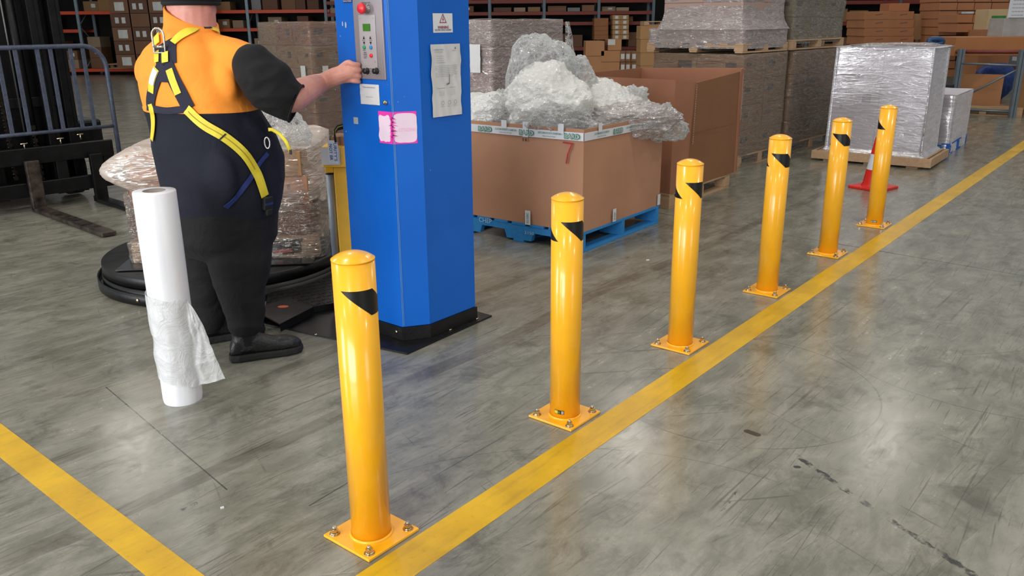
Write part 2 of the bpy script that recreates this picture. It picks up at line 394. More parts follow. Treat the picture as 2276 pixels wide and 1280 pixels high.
for a in (0, .006): 
    m.box(seam+V((0, 0, 1.2))+n_mid*.0008+(mid-seam).normalized()*(.004+a), (.0022, .0022, 2.22))
m.obj('door_seam', mat('seam_bright', (96, 150, 205), .4), colm, True)
# floor plate under the column
pp = [ground(905, 784, .012), ground(1093, 700, .012), ground(1093, 700, .012)+EY*.75+EX*.0, ground(575, 716, .012)+V((.25, .42, 0)), ground(575, 716, .012)]
fp = thing('machine_floor_plate', 'black steel floor plate under the blue column', 'floor plate', (pp[0].x, pp[0].y, 0), A51)
MB().prism([(p.x, p.y) for p in pp], .0015, .0105).obj('plate', M_BLK, fp, True)
m = MB()
for k, px in enumerate(((700, 748), (790, 766), (1000, 737), (1060, 712))):
    p = ground(px[0], px[1], .0105)+V((0, .03, 0)); m.lathe([(.009, 0), (.009, .004), (.004, .005)], 12, (p.x, p.y, .0105))
m.obj('screw', M_ZINC, fp, True)
MB().lathe([(.010, 0), (.009, .004), (0, .005)], 16, hit(881, 737, seam+V((0, 0, 0))-EX*.012, EX), M=(-EX).to_track_quat('Z', 'Y').to_matrix()).obj('skirt_screw', M_ZINC, colm, True)
NL = -EX; UL = -EY   # left (control) face: outward normal and reading direction
Z = V((0, 0, 1))
def pL(px, py): return hit(px, py, seam, EX)
def pM(px, py): return hit(px, py, seam, n_mid)
def pR(px, py): return hit(px, py, mid, EY)
UM = (mid-seam).normalized(); UR = EX
# control panel
tl = pL(783, 0); br = pL(858, 178); wd = .222; cx = (pL(795, 90)+pL(853, 90))/2
zb = pL(830, 176).z; zt = 1.86
panel = MB().box(V((0, 0, (zb+zt)/2))+V((cx.x, cx.y, 0))+NL*.004, (.012, wd*.93, zt-zb), Matrix.Rotation(A51, 3, 'Z'), bev=.002).obj('control_panel', M_PANEL, colm, True)
def lift(P, d): return P+NL*d
pc = pL(822, 93); MB().quad(lift(pc, .0105), UL*.118, Z*.247).obj('keypad_plate', mat('keypad_silver', (176, 172, 176), .35, .3, .03), colm, True)
m = MB()
for px, py in ((804, 40), (833, 40), (809, 136), (838, 137)): MB().lathe([(.004, 0), (.003, .002), (0, .0025)], 10, lift(pL(px, py), .012), M=NL.to_track_quat('Z', 'Y').to_matrix()).obj('panel_screw', M_ZINC, colm, True)
MB().quad(lift(pL(819, 61), .0125), UL*.052, Z*.034).obj('display', M_GREEN, colm, True)
m = MB()
for px in (813, 827.5):
    P = lift(pL(px, 84), .0135); m.add([P-UL*.007-Z*.006, P+UL*.007-Z*.006, P+Z*.009], [(0, 1, 2)])
    P = lift(pL(px+.7, 95.5), .0135); m.add([P-UL*.007+Z*.006, P-Z*.009, P+UL*.007+Z*.006], [(0, 1, 2)])
m = join(m, text_mb('SELECT', .005, lift(pL(813, 89.6), .011), UL, Z), text_mb('VALUE', .005, lift(pL(828, 89.6), .011), UL, Z), text_mb('START', .005, lift(pL(814, 111.5), .011), UL, Z),
         text_mb('SPEED\nWRAPS\nCYCLE\nRESET', .030, lift(pL(816, 122.5), .011), UL, Z), text_mb('EMERGENCY STOP', .005, lift(pL(817, 6), .010), UL, Z))
m.obj('panel_lettering', M_BLACK, colm, True)
def button(px, py, r, mt, nm, h=.006): MB().lathe([(r, 0), (r, h), (r*.7, h+.0015), (0, h+.002)], 20, lift(pL(px, py), .011), M=NL.to_track_quat('Z', 'Y').to_matrix()).obj(nm, mt, colm, True)
button(814.3, 105, .009, flat('button_green', (20, 150, 90), .3), 'green_button'); button(829, 105.3, .009, flat('button_blue', (30, 130, 190), .3), 'blue_button'); button(829.7, 123.5, .0095, M_RED, 'red_button')
Mq = NL.to_track_quat('Z', 'Y').to_matrix()
e = MB().lathe([(.023, 0), (.023, .006), (.014, .012), (.014, .026)], 24, lift(pL(819.5, 19), .009), M=Mq).obj('emergency_stop', mat('stop_collar', (170, 170, 172), .3, .7), colm, True)
MB().lathe([(.016, .024), (.024, .028), (.026, .038), (.022, .046), (0, .050)], 28, lift(pL(819.5, 19), .009), M=Mq).obj('stop_button', mat('stop_red', (232, 42, 58), .4), e, True)
for px, py in ((820, 157.5), (841, 157.5)):
    k = MB().lathe([(.0165, 0), (.0165, .003), (.013, .006), (.012, .022), (0, .023)], 24, lift(pL(px, py), .010), M=Mq); k.box(lift(pL(px, py), .030), (.006, .005, .026), Matrix.Rotation(A51, 3, 'Z')); k.obj('speed_knob', mat('knob_black', (22, 22, 24), .35), colm, True)
m = MB()
for px, py in ((820, 157.5), (841, 157.5)):
    for k in range(9):
        a = math.radians(-30+k*30); P = lift(pL(px, py), .0105)+UL*math.cos(a)*.025+Z*math.sin(a)*.025; m.quad(P, UL*.003, Z*.003)
m.obj('knob_scale', M_BLACK, colm, True)
# sheets and stickers
def crinkle(s, k=9.): return lambda a, b: s*(noise.noise(V((a*k*.7+b*4, b*k, s*300)))+.6*ridged(V((a*3+b*2., b*3, 1.7)), 2))
def sheet(name, pf, p0, p1, U, mt, par, s=.0, lines=None, nrm=None):
    a = pf(*p0); b = pf(*p1); C = (a+b)/2; wdt = abs((b-a).dot(U)); h = abs(a.z-b.z)
    MB().quad(C, U*wdt, Z*h, off=.0015, nx=14, ny=18, fn=(crinkle(s) if s else (lambda a, b: 0))).obj(name, mt, par, True)
    return C, wdt, h
Cs, ws, hs = sheet('notice_sheet', pL, (800, 186), (845, 234), UL, M_PAPER, colm, .0012)
join(text_mb('Machine check before use', .007, Cs+Z*.035, UL, Z, off=.006, width=.09), text_mb('keep clean and dry', .006, Cs-Z*.012, UL, Z, off=.006, width=.05), text_mb('see over', .005, Cs-Z*.05+UL*.03, UL, Z, off=.006)).obj('sheet_print', M_INK, colm, True)
MB().lathe([(.011, 0), (.011, .012), (.006, .014), (.006, .020), (0, .021)], 18, pL(859, 228), M=Mq).obj('key_lock', M_ZINC, colm, True)
sheet('silver_patch', pL, (786, 260), (797, 276), UL, mat('bare_patch', (168, 176, 184), .5), colm)
# top left sticker
Cs, ws, hs = sheet('service_sticker', pL, (762, -12), (783, 6), UL, flat('navy_sticker', (28, 40, 110)), colm)
text_mb('Service Hotline', .010, Cs-Z*.010, UL, Z, off=.003, width=ws*.9).obj('sticker_print', M_WHITE, colm, True)
# warning sign on right face
a = pR(961, 29.5); b = pR(1006, 72); C = (a+b)/2; wS = abs((b-a).dot(UR)); hS = abs(a.z-b.z)
sg = MB().quad(C, UR*wS, Z*hS, off=.0015).obj('warning_sign', flat('sign_white', (222, 224, 228), .35), colm, True)
m = MB(); T = C+Z*hS*.17; n_ = UR.cross(Z)
for k in range(3):
    an = [math.pi/2+2*math.pi*j/3 for j in (k, (k+1) % 3)]
    o1 = [T+UR*math.cos(x)*.030+Z*math.sin(x)*.030+n_*.003 for x in an]; o2 = [T+UR*math.cos(x)*.023+Z*math.sin(x)*.023+n_*.003 for x in an]
    m.add([o1[0], o1[1], o2[1], o2[0]], [(0, 1, 2, 3)])
B = [(.001, .014), (-.005, -.001), (.0, -.001), (-.002, -.012), (.006, .003), (.001, .003), (.004, .014)]
m.add([T+UR*x+Z*y+n_*.003 for x, y in B], [tuple(range(7))])
m = join(m, text_mb('WARNING', .014, C-Z*hS*.22, UR, Z, off=.003, bold=.02, width=wS*.56))
m.obj('sign_symbol', flat('sign_red', (150, 30, 60)), sg, True)
join(text_mb('ELECTRIC SHOCK HAZARD', .008, C-Z*hS*.36, UR, Z, off=.003, bold=.01, width=wS*.82)).obj('sign_lettering', flat('sign_navy', (40, 40, 80)), sg, True)
# long paper sheet
a = pR(953, 99); b = pR(1025, 253); C = (a+b)/2; wS = abs((b-a).dot(UR))*.97; hS = abs(a.z-b.z)
def sh(a_, b_):
    return .006+.0035*noise.noise(V((a_*7+b_*5, b_*6, .3)))+.004*max(0, ridged(V((a_*3.2+b_*2.6, b_*2.2, 4.1)), 2)-.3)
def outline(mb):
    for v in mb.v:
        r = v-C; u = r.dot(UR)/wS; q = r.z/hS
        v += UR*(.010*noise.noise(V((0, q*5, 9 if u > 0 else 2)))*(abs(u)*2)**2)
    return mb
pp_ = outline(MB().quad(C, UR*wS, Z*hS, off=.001, nx=18, ny=34, fn=sh)); doc = pp_.obj('instruction_sheet', M_PAPER, colm, True)
m = MB(); 
def tl_(s, du, dz, h, wdt): 
    global m
    m = join(m, text_mb(s, h, C+UR*du*wS+Z*dz*hS, UR, Z, off=.014, width=wdt))
tl_('Customer notice', -.27, .43, .008, .07); tl_('Industrial wrapping', -.27, .395, .006, .06); tl_('Safety', .25, .41, .005, .03)
for k in range(3): tl_('date and reference no', -.22, .34-.03*k, .004, .05)
tl_('Important information', -.20, .25, .006, .06)
for k, wq in enumerate((.20, .20, .20, .17, .20, .20, .12)): tl_('please read all of these instructions before operating the machine', -.02 if wq > .15 else -.1, .205-.024*k, .0045, wS*(.74 if wq > .18 else .6))
tl_('Dimensions', -.22, -.10, .006, .055); tl_('Options', .16, -.10, .006, .045)
for k in range(4): tl_('length width height', -.20, -.14-.02*k, .004, .04); tl_('kg  mm  rpm', .17, -.14-.02*k, .004, .035)
T = C+UR*.02*wS; 
m.add([T+UR*x+Z*y+n_*.014 for x, y in ((.010, .030), (.014, .030), (.014, -.012), (.010, -.012))], [(3, 2, 1, 0)]); m.add([T+UR*x+Z*y+n_*.014 for x, y in ((-.012, -.016), (.012, -.010), (.010, -.018), (-.008, -.022))], [(3, 2, 1, 0)])
T = C+UR*.30*wS+Z*.445*hS; m.add([T-UR*.006-Z*.005+n_*.014, T+UR*.006-Z*.005+n_*.014, T+Z*.007+n_*.014], [(0, 1, 2)])
for k in (-.18, .05, .26):
    T = C+UR*k*wS-Z*.31*hS+n_*.014; m.add([T+UR*.011*math.cos(q)+Z*.011*math.sin(q) for q in [j*math.pi/6 for j in range(12)]]+[T+UR*.0095*math.cos(q)+Z*.0095*math.sin(q) for q in [j*math.pi/6 for j in range(12)]], [(j, (j+1) % 12, 12+(j+1) % 12, 12+j) for j in range(12)]); tl_('figure', k, -.36, .004, .03)
m.obj('sheet_text', M_INK, doc, True)
# torn pink notice folded round the door seam
M_PINK = flat('pink_print', (236, 60, 176), .45); M_PALE = mat('torn_white_paper', (238, 214, 232), .5, 0, .05)
a = pL(841, 249); b = pL(869, 320); c1 = pM(869.5, 249); c2 = pM(928, 318)
mm = MB(); wl = abs((seam-a).dot(UL)); hh = abs(c1.z-c2.z)*1.0; zc = (c1.z+c2.z)/2
Cl = V((seam.x, seam.y, zc))-UL*wl/2; wm = abs((c2-V((seam.x, seam.y, 0))).dot(UM)); Cm = V((seam.x, seam.y, zc))+UM*wm/2
pk = MB().quad(Cl, UL*wl, Z*hh, off=.0014); pk.quad(Cm, UM*wm, Z*hh, off=.0014); pko = pk.obj('pink_notice', M_PINK, colm, True)
def blob(C, U, rx, rz, seed, nn=40, off=.0024, pw=4, jag=.12):
    n0 = U.cross(Z).normalized(); r = []
    for k in range(nn):
        a = 2*math.pi*k/nn; ca, sa = math.cos(a), math.sin(a); q = (abs(ca)**pw+abs(sa)**pw)**(-1/pw); q *= 1+jag*noise.noise(V((ca*2.2+seed, sa*2.2, seed)))
        r.append(C+U*rx*ca*q+Z*rz*sa*q+n0*off)
    return MB().add(r, [tuple(range(nn))])
join(blob(Cm+UM*.003-Z*.001, UM, wm*.475, hh*.455, 3.1, pw=7, jag=.05), blob(Cl-UL*wl*.06-Z*.006, UL, wl*.45, hh*.42, 5.7, jag=.22, pw=5)).obj('torn_layer', M_PALE, pko, True)
tears = MB()
for k in range(15):
    z = zc+hh*(.30-.045*k); s = V((seam.x, seam.y, z)); L = .012+.022*random.random(); n0 = UM.cross(Z).normalized()
    tears.add([s+n0*.003, s+UM*L+Z*random.uniform(-.004, .004)+n0*.003, s+Z*.007+n0*.003], [(0, 1, 2)], k % 3 == 0)
    L = .008+.018*random.random(); n1 = UL.cross(Z).normalized(); tears.add([s+n1*.003, s-UL*L+Z*random.uniform(-.004, .004)+n1*.003, s+Z*.006+n1*.003], [(0, 2, 1)], k % 4 == 1)
tears.obj('tear_edges', [M_PINK, flat('tear_dark', (96, 12, 44))], pko, True)
text_mb('CITIZENS', .016, Cm+UM*.012-Z*.01, UM, Z, off=.0032, width=wm*.7).obj('notice_lettering', flat('faint_pink', (240, 178, 216)), pko, True)
# small scratches
m = MB()
for px, py, s in ((762, 53, .012), (769, 55, .016), (757, 80, .005), (770, 292, .005)): 
    P = pL(px, py); m = join(m, blob(P, UL, s*.35, s, px*.13, 10, .0016, 2, .5))
m.obj('paint_chip', mat('chip_grey', (170, 190, 205), .5), colm, True)

# ------------------------------------------------------------ yellow film carriage with roller
carr = thing('film_carriage', 'yellow film carriage with grey roller at the left side of the blue column', 'film carriage', (-.93, 4.72, 0), math.radians(8))
M_CARR = mat('carriage_yellow', (252, 190, 44), .42, 0, .08, 8)
def cbox(px0, py0, px1, py1, Y, dep, nm, mt, bev=.004):
    a = atY(px0, py0, Y); b = atY(px1, py1, Y); c = (a+b)/2
    return MB().box((c.x, Y+dep/2, c.z), (abs(b.x-a.x), dep, abs(a.z-b.z)), bev=bev).obj(nm, mt, carr, True)
cbox(714, 326, 772, 372, 4.62, .22, 'head_box', M_CARR); cbox(741, 372, 800, 600, 4.66, .16, 'body', M_CARR)
a = atY(731, 385, 4.66); b = atY(748, 575, 4.66)
zz = (a.z, .32); rl = MB().cyl((a.x-.004, 4.70, zz[1]), (a.x-.004, 4.70, zz[0]), .0225, 24).obj('roller', mat('grey_roller', (158, 168, 180), .4, .1, .06), carr, True)
MB().cyl((a.x-.004, 4.70, zz[0]-.012), (a.x-.004, 4.70, zz[0]+.003), .0232, 24).obj('end_cap', M_BLK, rl, True)
MB().cyl((a.x-.004, 4.70, zz[0]), (a.x-.004, 4.70, zz[0]+.028), .004, 10).obj('spindle', M_ZINC, rl, True)
cbox(722, 371, 742, 384, 4.66, .08, 'bracket', M_CARR, .002)
cbox(733, 545, 800, 620, 4.72, .12, 'foot', M_BLK, .004)
# label and tape on the head box
P = atY(735, 347, 4.617); MB().quad(P+V((0, -.002, 0)), V((.105, 0, 0)), Z*.098, off=.001).obj('address_label', M_PAPER, carr, True)
P = atY(741, 338, 4.612); tp = MB().quad(P, V((.055, 0, 0)), Z*.13, off=.001).obj('printed_tape', flat('tape_white', (220, 222, 226)), carr, True)
join(text_mb("URITY'S", .017, P+V((.012, 0, 0)), -Z, V((1, 0, 0)), off=.004, bold=.015, width=.10), text_mb('NOT BR', .017, P+V((-.013, 0, 0)), -Z, V((1, 0, 0)), off=.004, bold=.015, width=.09)).obj('tape_lettering', flat('tape_blue', (40, 100, 170)), tp, True)
# black and yellow strapped carton on the carriage
cb = MB().box(atY(762, 312, 4.74)+V((0, 0, 0)), (.10, .16, .062), bev=.002).obj('carton', mat('cardboard_mid', (150, 112, 84), .8, 0, .06, 4, .1, 40)); setp(cb, 'small carton lying on top of the yellow film carriage', 'carton')
m = MB(); 
arc = [atY(746, 316, 4.60), atY(744, 302, 4.60), atY(744, 292, 4.62), atY(750, 284, 4.66), atY(760, 281, 4.70), atY(772, 282, 4.74), atY(782, 290, 4.80)]
m.tube(arc, [(.016, .005)]*7, 8); m.tube([p+V((0, -.004, .004)) for p in arc[1:6]], [(.006, .003)]*5, 8, 1)
st = m.obj('webbing_strap', [mat('webbing_black', (22, 22, 20), .7), mat('webbing_yellow', (215, 190, 40), .6)]); setp(st, 'black and yellow webbing loop lying over the yellow film carriage', 'strap')
# a clear crumple of film beside
# ------------------------------------------------------------ turntable
TT = V((-1.95, 5.5, 0)); tt = thing('turntable', 'round black steel turntable under the half wrapped pallet', 'turntable', TT, 0)
MB().lathe([(.79, .012), (.79, .09)], 96).obj('base_ring', M_BLK, tt)
MB().lathe([(.785, .10), (.785, .158), (.778, .163), (0, .165)], 96).obj('deck', M_BLK, tt)
# outer guard band (open strip) with bolts
band = MB(); n = 64; vs = []; a0 = math.radians(150); a1 = math.radians(345)
for k in range(n+1):
    a = a0+(a1-a0)*k/n
    for r, z in ((.82, .004), (.82, .072), (.812, .072), (.812, .004)): vs.append((r*math.cos(a), r*math.sin(a), z))
band.add(vs, [(4*k+j, 4*k+4+j, 4*k+4+(j+1) % 4, 4*k+(j+1) % 4) for k in range(n) for j in range(4)], 0, True); band.obj('guard_band', M_BLK, tt)
for an in (248, 300):
    a = math.radians(an); d = V((math.cos(a), math.sin(a), 0)); MB().lathe([(.014, 0), (.012, .006), (0, .009)], 12, d*.82+V((0, 0, .038)), M=d.to_track_quat('Z', 'Y').to_matrix()).obj('band_bolt', M_ZINC, tt)
# treadplate between turntable and column
def tread_mat():
    t = NT('black_treadplate'); v = t.coord('Object')
    a = t.n('ShaderNodeTexChecker'); t.l(v, a.inputs[0]); a.inputs['Scale'].default_value = 60
    return t.fin(t.pbr(t.mix(t.noise(v, 8), rgb(20, 20, 21), rgb(40, 39, 38)), .38, .5, t.bump(a.outputs['Fac'], .5, .004)))
tp_ = [ground(585, 700, .05), ground(750, 672, .05), ground(790, 610, .05), ground(600, 634, .05)]
tr = thing('treadplate_cover', 'black diamond tread cover plate between turntable and column', 'cover plate', (tp_[0].x, tp_[0].y, 0), 0)
MB().prism([(p.x, p.y) for p in tp_], .012, .05).obj('plate', tread_mat(), tr, True)
m = MB(); o0 = tp_[0]; ua = (tp_[1]-tp_[0]); vb = (tp_[3]-tp_[0])
for i in range(13):
    for j in range(9):
        c = o0+ua*(i+.5)/13+vb*(j+.5)/9; ang = .8 if (i+j) % 2 else -.8; m.box((c.x, c.y, .0512), (.030, .007, .0024), Matrix.Rotation(ang, 3, 'Z'))
tb = m.obj('tread_bars', M_BLK, tr, True); tb['kind'] = 'stuff'
fl = [ground(566, 683, .075), ground(622, 720, .06), ground(696, 682, .06), ground(640, 655, .075)]
ft = thing('foot_plate', 'small black folded steel plate with an orange spot behind the boots', 'steel plate', (fl[0].x, fl[0].y, 0), 0)
MB().prism([(p.x, p.y) for p in fl], .053, .060).obj('plate', M_BLK, ft, True)
MB().prism([(fl[1].x, fl[1].y), (fl[2].x, fl[2].y), (fl[2].x, fl[2].y+.008), (fl[1].x, fl[1].y+.008)], .014, .053).obj('front_lip', M_BLK, ft, True)
c = ground(629, 681, .062); MB().add([(c.x+.032*math.cos(k*math.pi/10), c.y+.022*math.sin(k*math.pi/10), .0612) for k in range(20)], [tuple(range(20))]).obj('paint_spot', mat('orange_spot', (190, 84, 50), .6), ft, True)

# ------------------------------------------------------------ roll of film standing on the floor
rr = thing('film_roll', 'tall roll of white wrapping film standing on end beside the man', 'film roll', (-1.497, 3.435, 0), 0)
t = NT('white_film_roll'); v = t.coord('Object', (1, 1, .08)); nz = t.noise(v, 40, 4); nz2 = t.noise(t.coord('Object', (1, 1, .5)), 7, 4, .6, .5)
M_ROLL = t.fin(t.pbr(t.mix(nz, rgb(222, 224, 230), rgb(240, 241, 244)), .34, 0, t.bump(nz2, .25, .01), Subsurface_Weight=.1))
MB().lathe([(.046, .957), (.084, .957), (.0865, .953), (.087, .7), (.085, .3), (.085, .02), (.082, 0)], 64, cap=False).obj('film_winding', M_ROLL, rr)
MB().lathe([(.042, .0), (.042, .955), (.047, .955)], 40, cap=False).obj('core_tube', mat('roll_core', (150, 140, 132), .7), rr)
# loose tail
t = NT('milky_loose_film'); v = t.coord('Object', (1, 1, 1)); nz = t.noise(v, 9, 5, .65, 1.2); bm_ = t.bump(nz, .8, .02)
d = t.pbr(rgb(226, 228, 228), .25, 0, bm_); tr_ = t.n('ShaderNodeBsdfTransparent'); mx = t.n('ShaderNodeMixShader'); t.val(mx.inputs[0], t.ramp(nz, .25, .75, (.45, .45, .45, 1), (.85, .85, .85, 1))); t.l(tr_.outputs[0], mx.inputs[1]); t.l(d, mx.inputs[2]); M_TAIL = t.fin(mx.outputs[0])
mb = MB(); nu, nv = 60, 30; vs = []
for j in range(nv+1):
    q = j/nv
    for i in range(nu+1):
        p = i/nu; th = math.radians(-200+p*250)              # wraps round the roll, then leaves towards +x
        z = .17+q*(.40) - .10*p
        if p < .72: R = .092+.006*noise.noise(V((p*8, q*6, 1))); x, y = R*math.cos(th), R*math.sin(th)
        else:
            e_ = (p-.72)/.28; th0 = math.radians(-200+.72*250); flare = e_*(.105*(1-q)**.8+.012)
            x, y = .092*math.cos(th0)+flare, .092*math.sin(th0)+flare*.22+.014*noise.noise(V((e_*4, q*5, 3)))
            z += -.01*e_ + .06*e_*(1-q)
        z += .010*noise.noise(V((p*5, q*4, 7)))
        vs.append((x, y, z-.02+.05*(q > .5)*(p-.5)))
mb.add(vs, [(j*(nu+1)+i, j*(nu+1)+i+1, (j+1)*(nu+1)+i+1, (j+1)*(nu+1)+i) for j in range(nv) for i in range(nu)], 0, True); mb.obj('loose_tail', M_TAIL, rr)
# ------------------------------------------------------------ the man at the control panel
PR = V((-1.43, 4.0, 0)); man = thing('person', 'heavily built man in orange and navy vest and yellow harness reaching to the control panel', 'person', PR, 0)
TH = math.radians(35); BR = V((math.cos(TH), -math.sin(TH), 0)); BF = V((math.sin(TH), math.cos(TH), 0))
def rings(lst, n=40, p=2.3):
    """lst: (cx, cy, z, a, b[, tilt vector]) horizontal rounded rings in the body's frame, closed"""
    m = MB(); vs = []
    for r in lst:
        cx, cy, z, a, b = r[:5]; tx, ty = (r[5] if len(r) > 5 else (0, 0))
        for k in range(n):
            an = 2*math.pi*k/n; c, s = math.cos(an), math.sin(an); q = (abs(c)**p+abs(s)**p)**(-1/p)
            o = BR*(a*c*q)+BF*(b*s*q); vs.append(V((cx, cy, z))+o+Z*(tx*c+ty*s))
    K = len(lst); fs = [(j*n+i, j*n+(i+1) % n, (j+1)*n+(i+1) % n, (j+1)*n+i) for j in range(K-1) for i in range(n)]+[tuple(range(n))[::-1], tuple(range((K-1)*n, K*n))]
    # keep outward winding: BR x BF points down, so flip
    fs = [f[::-1] for f in fs]
    m.add(vs, fs, 0, True); return m
def ball(m, c, r, n=16):
    rx, ry, rz = r if isinstance(r, tuple) else (r, r, r); vs = []; fs = []
    prof = [(math.sin(math.pi*k/n), -math.cos(math.pi*k/n)) for k in range(1, n)]
    c = V(c); N = 2*n
    for s, z in prof:
        for k in range(N):
            a = 2*math.pi*k/N; vs.append(c+BR*(rx*s*math.cos(a))+BF*(ry*s*math.sin(a))+Z*(rz*z))
    m2 = len(prof); fs = [(j*N+(i+1) % N, j*N+i, (j+1)*N+i, (j+1)*N+(i+1) % N) for j in range(m2-1) for i in range(N)]+[tuple(range(N)), tuple(range((m2-1)*N, m2*N))[::-1]]
    return m.add(vs, fs, 0, True)
def limb(m, pts, rad, n=18):
    # densify with catmull-rom so joints stay round
    P = [V(p) for p in pts]; out = []; rr = []
    for i in range(len(P)-1):
        p0, p1, p2, p3 = P[max(0, i-1)], P[i], P[i+1], P[min(len(P)-1, i+2)]
        for s in range(5):
            t = s/5; out.append(.5*((2*p1)+(p2-p0)*t+(2*p0-5*p1+4*p2-p3)*t*t+(3*p1-p0-3*p2+p3)*t**3)); rr.append(rad[i]*(1-t)+rad[i+1]*t)
    out.append(P[-1]); rr.append(rad[-1]); m.tube(out, rr, n)
    ball(m, P[0], rad[0]*.98, 10); ball(m, P[-1], rad[-1]*.98, 10); return m
# ---- skin body: one continuous mesh (head, neck, trunk, arms, hands, legs under the clothes)
def skin_mat():
    t = NT('skin'); v = t.coord('Object'); n1 = t.noise(v, 8, 5, .6); n2 = t.noise(v, 55, 3)
    c = t.mix(t.ramp(n1, .35, .7), rgb(204, 138, 122), rgb(222, 164, 146)); c = t.mix(t.math('MULTIPLY', t.ramp(n2, .5, .8), .25), c, rgb(184, 104, 92))
    return t.fin(t.pbr(c, .48, 0, t.bump(n2, .12, .003), Subsurface_Weight=.12, Subsurface_Scale=.02))
M_SKIN = skin_mat()
SH = atY(578, 158, 3.89); EL = atY(640, 218, 3.93); WR = pL(757, 180)+NL*.12
hc = V((-1.462, 4.035, 1.752))
b = MB()
b = join(b, rings([(-1.44, 4.02, .70, .22, .19), (-1.43, 4.02, .95, .26, .23), (-1.47, 4.02, 1.25, .24, .18), (-1.50, 4.02, 1.44, .22, .14), (-1.48, 4.02, 1.54, .12, .10)]))
limb(b, [(-1.48, 4.01, 1.50), (-1.465, 4.015, 1.60), (-1.46, 4.03, 1.72)], [.11, .106, .098]); 
ball(b, hc, (.094, .112, .130), 20); ball(b, hc+BF*.035-Z*.065, (.072, .078, .068)); ball(b, hc-BF*.035-Z*.055, (.098, .078, .085))
ball(b, hc+BF*.112-Z*.02, (.014, .022, .022), 8); ball(b, hc+BF*.10-Z*.062, (.026, .016, .010), 8)       # nose, lips
for s in (-1, 1):
    ball(b, hc+BR*.098*s-Z*.075+BF*.005, (.012, .026, .034), 10); ball(b, hc+BF*.092+BR*.035*s+Z*.005, (.014, .012, .009), 8)
ball(b, hc+BR*.1-Z*.105, (.011, .014, .012), 8)
limb(b, [SH+V((-.12, .09, 0)), SH, (SH+EL)/2+Z*.01, EL, EL.lerp(WR, .35), EL.lerp(WR, .7)+Z*.0, WR], [.05, .062, .066, .068, .067, .057, .043])
# left arm bent forward in front of the belly
LS = V((-1.70, 4.17, 1.42)); LE = V((-1.66, 4.36, 1.16)); LW = V((-1.44, 4.50, 1.10)); limb(b, [LS, (LS+LE)/2, LE, LE.lerp(LW, .5), LW], [.08, .072, .062, .055, .04])
# legs
for pts, rad in ((((-1.36, 3.97, .74), (-1.345, 3.95, .42), (-1.345, 3.91, .08)), (.13, .085, .05)), (((-1.55, 4.08, .74), (-1.59, 4.12, .42), (-1.60, 4.14, .08)), (.13, .075, .035))): limb(b, pts, rad)
# right hand: palm, four curled fingers, thumb
pal0 = WR; K = [pL(796, 139+12.5*i)+NL*(.070-.004*i) for i in range(4)]
kc = (K[0]+K[3])/2
limb(b, [WR, WR.lerp(kc, .55)+NL*.004, kc-NL*.012], [.042, .045, .040], 14)
for i in range(4):
    rr = (.0128, .0132, .0128, .0115)[i]; k0 = K[i]; base = WR.lerp(k0, .55)
    L_ = (1.0, 1.06, 1.0, .84)[i]
    k1 = k0+UL*.026*L_-NL*.010-Z*.004; k2 = k1+UL*.009*L_-NL*.026*L_-Z*.004; k3 = k2-UL*.006-NL*.014
    m2 = MB(); limb(m2, [base, k0, k1, k2, k3], [.015, rr*1.22, rr*1.04, rr*.95, rr*.82], 12); b = join(b, m2)
t0 = WR.lerp(kc, .30)+Z*.020-NL*.02; t1 = t0+UL*.035+Z*.012-NL*.020; t2 = t1+UL*.030-Z*.004-NL*.012; m2 = MB(); limb(m2, [WR+Z*.006, t0, t1, t2], [.022, .018, .0135, .0115], 12); b = join(b, m2)
# left hand
hd = (V((.57, .1, 0))).normalized(); m2 = MB(); limb(m2, [LW, LW+hd*.05, LW+hd*.085], [.036, .038, .034])
for i in range(4):
    k0 = LW+hd*.085+Z*(.030-.020*i); k1 = k0+hd*.035; k2 = k1+hd*.012-BF*.022; limb(m2, [LW+hd*.05+Z*(.018-.012*i), k0, k1, k2], [.013, .0115, .0105, .009], 10)
limb(m2, [LW+hd*.02+Z*.02, LW+hd*.05+Z*.048, LW+hd*.075+Z*.058], [.018, .013, .011], 10); b = join(b, m2)
fuse(b, .0052, 3, .4).obj('body', M_SKIN, man, True)
# eyes and brows (face turned away)
m = MB()
for s in (-1, 1): ball(m, hc+BF*.098+BR*.035*s+Z*.002, (.012, .010, .009), 8)
m.obj('eyes', mat('eye_white', (230, 228, 222), .2), man, True)
m = MB(); m.add([], [])
hr = rings([(hc.x, hc.y, hc.z-.062, .101, .100), (hc.x, hc.y, hc.z-.02, .1, .118)]); 
# ---- clothes
def fabric(name, col, col2=None, zb=None, sheen=.0, fold=.35):
    t = NT(name); v = t.coord('Object'); n1 = t.noise(v, 5.5, 4, .55, .8); n2 = t.noise(v, 260, 2); c = rgb(*col)
    base = t.mix(t.ramp(n1, .3, .7), tuple(x*.86 for x in c[:3])+(1,), c)
    if col2:
        s = t.n('ShaderNodeSeparateXYZ'); t.l(v, s.inputs[0]); w1 = t.math('MULTIPLY', t.math('SUBTRACT', t.noise(v, 2.5, 1), .5), .03)
        hi = t.math('GREATER_THAN', t.math('ADD', t.math('ADD', s.outputs[2], w1), t.math('MULTIPLY', s.outputs[0], .00)), zb); c2 = rgb(*col2)
        base = t.mix(hi, tuple(c2), base)
    h = t.math('ADD', t.math('MULTIPLY', n1, 1.0), t.math('MULTIPLY', n2, .05))
    return t.fin(t.pbr(base, .88, 0, t.bump(h, fold, .03), Sheen_Weight=sheen, Sheen_Roughness=.5))
M_VEST = fabric('hi_vis_fleece', (255, 154, 50), (5, 10, 30), 1.235)
M_TEE = fabric('black_tshirt', (6, 6, 8)); M_TROU = fabric('black_trousers', (5, 5, 8), fold=.6); M_BEAN = fabric('black_beanie', (14, 15, 18))
